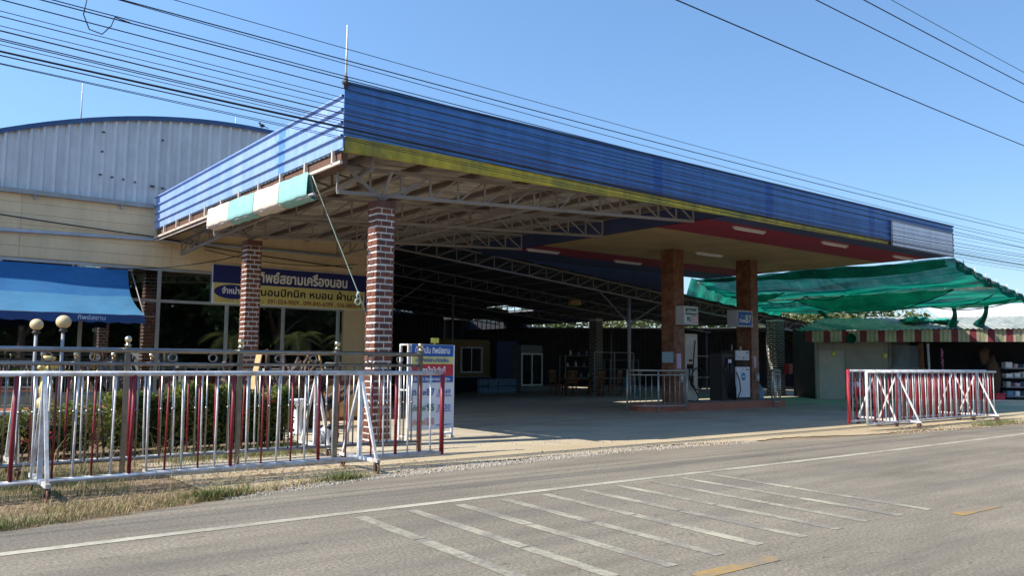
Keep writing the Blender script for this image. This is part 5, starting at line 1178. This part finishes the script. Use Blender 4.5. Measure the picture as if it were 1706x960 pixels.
# ================================================================ BACKGROUND
def leaf_cloud(mb, c, rad, n, s, rr, tilt=.6):
    for i in range(n):
        d = Vector((rr.gauss(0, 1), rr.gauss(0, 1), rr.gauss(0, 1))).normalized(); q = rr.random()**.4
        p = Vector((c[0]+d.x*rad[0]*q, c[1]+d.y*rad[1]*q, c[2]+d.z*rad[2]*q)); a = Vector((rr.gauss(0, 1), rr.gauss(0, 1), rr.gauss(0, tilt))).normalized(); b = a.cross(Vector((rr.gauss(0, 1), rr.gauss(0, 1), rr.gauss(0, 1)))).normalized(); k = s*rr.uniform(.6, 1.4)
        mb.poly([p-a*k, p-b*k*.45, p+a*k, p+b*k*.45])
def tree(x, y, h, w_, m, label, seed, group, leaf=.16, n=1700):
    rr = random.Random(seed); t = thing('broadleaf_tree', label, 'tree', (x, y, 0), group); tr = MB(); cr = MB()
    top = Vector((x+rr.uniform(-.4, .4), y, h*.6)); tr.tube([(x, y, 0), ((x+top.x)/2+rr.uniform(-.15, .15), y, h*.3), tuple(top)], [h*.03, h*.022, h*.012], 8)
    k = 7
    for i in range(k):
        a = 6.28*i/k+rr.uniform(-.3, .3); z0_ = h*rr.uniform(.3, .55); e = Vector((x+math.cos(a)*w_*rr.uniform(.35, .8), y+math.sin(a)*w_*rr.uniform(.35, .8), h*rr.uniform(.5, .9)))
        tr.tube([(x, y, z0_), tuple(Vector((x, y, z0_)).lerp(e, .5)+Vector((0, 0, .1*h*.3))), tuple(e)], [h*.013, h*.009, h*.004], 6); leaf_cloud(cr, e, (w_*.42, w_*.42, h*.17), n//(k+1), leaf, rr)
    leaf_cloud(cr, (x, y, h*.82), (w_*.5, w_*.5, h*.18), n//(k+1), leaf, rr)
    tr.build('trunk', tree_bark, t); cr.build('crown', m, t); return t
def palm(x, y, h, m, label, seed, group=None, nf=14, L_=1.9):
    rr = random.Random(seed); t = thing('palm_tree', label, 'palm tree', (x, y, 0), group)
    MB().tube([(x, y, 0), (x+.1, y, h*.5), (x, y, h)], [.14, .11, .09], 8).build('trunk', tree_bark, t)
    for k in range(nf):
        a = 6.28*k/nf+rr.uniform(-.2, .2); up_ = rr.uniform(.3, 1.3); mb = MB(); pts = []
        for i in range(9):
            q = i/8; pts.append(Vector((x+math.cos(a)*L_*q*.8, y+math.sin(a)*L_*q*.8, h+up_*q*L_*.7-1.1*q*q*L_*.7)))
        for i in range(8):
            p, q = pts[i], pts[i+1]; d = (q-p).normalized(); sd = d.cross(Vector((0, 0, 1))).normalized(); l_ = .45*math.sin(math.pi*(i+1)/9)+.08
            for sg_ in (-1, 1):
                for j in (0, .5):
                    r_ = p.lerp(q, j); mb.poly([r_, r_+d*.06, r_+sd*sg_*l_+d*.18-Vector((0, 0, l_*.35)), r_+sd*sg_*l_*.95+d*.13-Vector((0, 0, l_*.37))])
        mb.build('frond', m, t)
bk_lab = [('yellow green tree beyond the stall roof, left of the net frame', 49.5, 32, 6.0), ('yellow green tree beyond the stall roof behind the dangling net', 53, 30, 5.6), ('low yellow green tree seen over the stall roof middle', 57, 28.5, 5.4), ('yellow green tree glimpsed between the two tiled columns', 50, 42, 6.0), ('yellow green tree glimpsed right of the beige pump', 46.5, 45.5, 6.3), ('yellow green tree glimpsed below the shed roof near the grey post', 41.5, 48, 6.3), ('yellow green tree glimpsed left of the black and cream pillar', 53, 38, 5.9), ('yellow green tree at the shed corner beside the stall', 56, 34, 5.6)]
for i, (lab, x, y, h) in enumerate(bk_lab): tree(x, y, h, 2.9, leaf_lit, lab, 40+i, 'trees behind the station', .17, 2200)
tree(36.5, 51.5, 6.2, 3.2, leaf_lit, 'yellow green tree glimpsed at the far back of the shed', 60, 'trees behind the station', .18, 2000)
tree(64, 21.5, 6.2, 2.0, leaf_dark, 'dark tree top rising past the end of the green net', 61, 'trees behind the station', .16, 1600)
palm(46.2, 31.5, 3.9, leaf_lit, 'young palm with arching fronds above the stall roof corner', 5, 'palms behind the stall'); palm(50.5, 28.0, 3.9, leaf_lit, 'young palm with arching fronds above the stall roof middle', 6, 'palms behind the stall')
wh = thing('white_roof_house', 'house with a bright white roof behind the stall', 'house', (54, 19, 0))
q0 = Vector((48.2, 21.6, 0)); 
def wp(s, o, z): return q0+DV*s+NV*o+Vector((0, 0, z))
mb = MB(); mb.poly([wp(0, 0, 4.15), wp(16, 0, 4.35), wp(16, 5, 6.0), wp(1.5, 5, 5.1)]); mb.poly([wp(0, 0, 4.12), wp(1.5, 5, 5.07), wp(16, 5, 5.97), wp(16, 0, 4.32)]); mb.build('roof', mat('white_roof_sheet', (.72, .70, .68), .5, var=.08, scale=1), wh)
mb = MB(); 
for s0, s1, o0, o1 in ((.4, 15.8, .4, .45), (.4, .45, .4, 5), (15.75, 15.8, .4, 5)):
    P = [(s0, o0), (s1, o0), (s1, o1), (s0, o1)]
    for i in range(4): a, b_ = P[i], P[(i+1) % 4]; mb.poly([wp(*a, 0), wp(*b_, 0), wp(*b_, 4.1), wp(*a, 4.1)])
mb.build('wall', grey_wall, wh)
gr = thing('grey_roof_house', 'house with a low grey tiled roof left of the white roofed one', 'house', (47, 26, 0))
q1 = Vector((45.3, 25.4, 0)); gp = lambda s, o, z: q1+DV*s+NV*o+Vector((0, 0, z))
mb = MB(); mb.poly([gp(0, 0, 3.6), gp(6, 0, 3.7), gp(6, 3, 4.5), gp(2.0, 3, 4.5)]); mb.poly([gp(0, 0, 3.57), gp(2.0, 3, 4.47), gp(6, 3, 4.47), gp(6, 0, 3.67)]); mb.build('roof', roof_tile_grey, gr)
mb = MB(); mb.poly([gp(.3, .2, 0), gp(5.8, .2, 0), gp(5.8, .2, 3.6), gp(.3, .2, 3.58)]); mb.poly([gp(.3, .2, 0), gp(.3, 2.8, 0), gp(.3, 2.8, 3.6), gp(.3, .2, 3.58)]); mb.build('wall', grey_wall, gr)
# trees across the road (they are what the dark shop windows mirror)
for i in range(15):
    tree(8+i*4.2, -13.5+2*math.sin(i*2.2), 9.5+(i*7 % 4)*.7, 4.6, leaf_dark, 'leafy roadside tree across the road from the station', 80+i, 'trees across the road', .34, 2600)
for i, x in enumerate((20.0, 25.0, 29.0, 33.5, 38.0)): palm(x, -8.5, 3.0, leaf_lit, 'young palm across the road from the shop windows', 95+i, 'palms across the road', 12, 2.9)

tr_ = thing('reflection_hedge', 'unseen dark hedge added across the road to darken the shop window reflections', 'hedge', (35, -17, 0)); rr = random.Random(55)  # added backdrop, out of view, so the shop windows mirror dark instead of sky
mb = MB(); leaf_cloud(mb, (36, -16.3, 3.2), (40, 1.2, 4.0), 7000, .5, rr); mb.build('foliage', leaf_dark, tr_)
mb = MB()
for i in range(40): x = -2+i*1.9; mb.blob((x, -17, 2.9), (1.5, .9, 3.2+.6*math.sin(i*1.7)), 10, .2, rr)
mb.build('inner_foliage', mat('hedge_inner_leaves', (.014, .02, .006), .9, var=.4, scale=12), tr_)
# ================================================================ OVERHEAD WIRES
WY = 11.9; WK = WY/9.0          # coefficients below are for a line 9 m away
wires = [((.0007, -.0227, 5.464), .010, 'thin overhead cable, topmost of the cables crossing the canopy corner'), ((.00059, -.01722, 5.304), .016, 'overhead cable, second from the top above the blue fascia'), ((.00086, -.03239, 5.304), .011, 'overhead cable, third from the top above the blue fascia'),
    ((.00058, -.0204, 5.107), .013, 'black overhead cable touching the canopy mast foot, upper of a pair'), ((.0005, -.02245, 5.087), .015, 'black overhead cable touching the canopy mast foot, lower of a pair'), ((.00095, -.03054, 4.977), .014, 'black overhead cable with a small clamp, just below the canopy top edge'),
    ((.0011, -.03293, 4.875), .009, 'thin overhead cable, second below the clamped cable'), ((.00105, -.03405, 4.830), .012, 'overhead cable, third below the clamped cable'), ((.00091, -.028, 4.719), .009, 'thin overhead cable, just above the reddish one'),
    ((.00121, -.03539, 4.684), .017, 'thick faded reddish overhead cable across the middle of the blue fascia'), ((.00113, -.03316, 4.610), .013, 'overhead cable, first below the reddish one'), ((.00115, -.03467, 4.580), .012, 'overhead cable, second below the reddish one'), ((.00111, -.03351, 4.548), .009, 'thin overhead cable, third below the reddish one'),
    ((.00073, -.02352, 4.4815), .020, 'thick black cable on top of the low cable bundle'), ((.0008, -.02612, 4.467), .019, 'thick black cable in the middle of the low cable bundle'), ((.00086, -.02848, 4.439), .015, 'black cable at the underside of the low cable bundle'),
    ((.00087, -.02708, 4.367), .009, 'thin overhead cable below the bundle, second lowest of all'), ((.00096, -.03146, 4.350), .009, 'thin overhead cable, lowest of all before the fascia')]
for i, ((a, b, c_), r_, lab) in enumerate(wires):
    yy = WY+.03*math.sin(i*2.1); cable('overhead_cable', [(x, yy, a/WK*x*x+b*x+EYE+WK*(c_-EYE)) for x in [-14+i_*1.4 for i_ in range(47)]], r_*.56, cable_red if 'reddish' in lab else cable_black, lab, 'overhead cables along the road', seg=6)
for z, y, r_, lab in ((9.0, 10.8, .014, 'single power line, lowest of the four high at the right'), (10.54, 10.8, .014, 'single power line, second lowest of the four high at the right'), (11.21, 10.8, .015, 'single power line, second highest of the four at the right'), (11.64, 10.8, .009, 'faint thin power line, highest of the four at the right')):
    cable('power_line', [(x, y, z+.0004*(x-22)**2) for x in [-14+i_*2 for i_ in range(42)]], r_, cable_black, lab, 'power lines over the road', seg=6)
cl_ = MB(); cl_.tube([(x*1.3222, y*1.3222, EYE+1.3222*(z-EYE)) for x, y, z in ((1.55, 8.98, 5.35), (1.50, 8.97, 5.0), (1.56, 8.97, 4.86), (1.68, 8.97, 4.84), (1.76, 8.97, 4.95), (1.79, 8.97, 5.05), (1.95, 9.0, 5.04))], .008, 6); solo(cl_, 'cable_loop', cable_black, 'loose hanging loop of thin cable at the upper left', 'cable loop')

# ================================================================ GRASS, GRAVEL
def blades(label, name, m, spots, n, hmin, hmax, seed):
    rr = random.Random(seed); mb = MB()
    for i in range(n):
        x0_, x1_, y0_, y1_, wgt = rr.choices(spots, [s[4] for s in spots])[0]
        x, y = ((rr.gauss((x0_+x1_)/2, (x1_-x0_)/2.6), rr.gauss((y0_+y1_)/2, (y1_-y0_)/2.6)) if x1_-x0_ < 1.3 else (rr.uniform(x0_, x1_), rr.uniform(y0_, y1_)))
        if y < edge_y(x)+.02+rr.uniform(0, .1): continue
        h = rr.uniform(hmin, hmax)*(1 if rr.random() < .85 else 1.8); a = rr.uniform(0, 6.28); l_ = rr.uniform(.4, 2.0)*h; w_ = rr.uniform(.0014, .0036)
        dx, dy = math.cos(a), math.sin(a); sx, sy = -dy*w_, dx*w_
        b0 = (x-sx, y-sy, -.01); b1 = (x+sx, y+sy, -.01); m0 = (x+dx*l_*.35-sx*.8, y+dy*l_*.35-sy*.8, h*.65); m1 = (x+dx*l_*.35+sx*.8, y+dy*l_*.35+sy*.8, h*.65); tip = (x+dx*l_, y+dy*l_, h*.9)
        mb.poly([b0, b1, m1, m0]); mb.poly([m0, m1, tip])
    return solo(mb, name, m, label, 'grass', kind='stuff')
blades('dry straw coloured grass along the left road edge', 'dry_grass', grass_dry, [(-2, 1.5, 8.5, 9.7, 2), (1.5, 4.0, 8.8, 9.75, 4.5), (-2, 6.2, 12.6, 13.9, 2.5), (4.0, 5.2, 9.5, 10.0, .7), (-1, 4.0, 9.7, 12.5, 2.2), (18.5, 26, 9.2, 9.8, .8)], 15000, .015, .08, 1)
blades('green grass tufts along the left road edge and hedge foot', 'green_grass', grass_green, [(.2, 1.4, 8.5, 8.95, 2), (2.9, 3.4, 9.25, 9.5, 1.0), (-2, 2.6, 10.2, 12.8, 5), (3.6, 6.0, 12.6, 13.8, 2.5), (4.7, 5.2, 9.65, 9.9, .7), (22.5, 25, 9.1, 9.6, .9)], 13000, .03, .12, 2)
blades('tall dry weed stalks standing behind the left gate', 'dry_weeds', grass_dry, [(1.2, 4.0, 11.0, 12.6, 3), (.2, 1.6, 11, 12.8, 2), (3.0, 4.0, 9.9, 10.3, .5)], 420, .25, .55, 3)
rr = random.Random(77); gv = MB()
for i in range(11000):
    k = rr.random()
    if k < .55: x = rr.gauss(6.0, 1.9); y = edge_y(x)+rr.uniform(0, .62)*rr.random()**.5-.06
    elif k < .82: x = rr.uniform(7, 14); y = edge_y(x)+abs(rr.gauss(0, .3))-.06
    elif k < .9: x = rr.uniform(18.5, 27); y = edge_y(x)+abs(rr.gauss(0, .5))
    else: x = rr.uniform(3, 12); y = rr.uniform(9.9, 13)
    if x < 3.2 or (rr.random() > .35+.65*abs(math.sin(x*1.9+math.sin(x*5)))): continue
    s = rr.uniform(.004, .013)*(1 if rr.random() < .93 else 1.9)
    b4 = [(x-s, y-s*.8, 0), (x+s*.9, y-s, 0), (x+s, y+s*.8, 0), (x-s*.8, y+s, 0)]; t4 = [(a[0]*.55+x*.45+rr.uniform(-.2, .2)*s, a[1]*.55+y*.45, .004+s*rr.uniform(.6, 1.0)) for a in b4]
    n0 = len(gv.v); gv.v += b4+t4
    for q in ((4, 5, 6, 7), (0, 1, 5, 4), (1, 2, 6, 5), (2, 3, 7, 6), (3, 0, 4, 7)): gv.face([n0+j for j in q])
solo(gv, 'gravel', stone_pale, 'pale loose gravel scattered along the road edge', 'gravel', kind='stuff')
lt_ = MB()
for i in range(6500):
    k = rr.random()
    if k < .6: x = rr.uniform(-2, 5.5); y = edge_y(x)+rr.uniform(.15, 1.9)
    elif k < .85: x = rr.uniform(-2, 7); y = rr.uniform(10.3, 13.9)
    else: x = rr.uniform(18, 27); y = edge_y(x)+abs(rr.gauss(0, .5))+.1
    q = rr.uniform(0, 6.28); l_ = rr.uniform(.012, .05); w_ = rr.uniform(.003, .012); c_, d_ = math.cos(q), math.sin(q); z = rr.uniform(.006, .018)
    lt_.poly([(x-c_*l_, y-d_*l_, z+rr.uniform(-.004, .008)), (x-d_*w_, y+c_*w_, z), (x+c_*l_, y+d_*l_, z+rr.uniform(-.004, .01)), (x+d_*w_, y-c_*w_, z)])
solo(lt_, 'leaf_litter', leaf_mat('dead_leaves', [(.12, .06, .03), (.22, .13, .06), (.34, .26, .13)], 4, .1), 'brown dead leaves and straw on the soil by the left gates', 'leaf litter', kind='stuff')
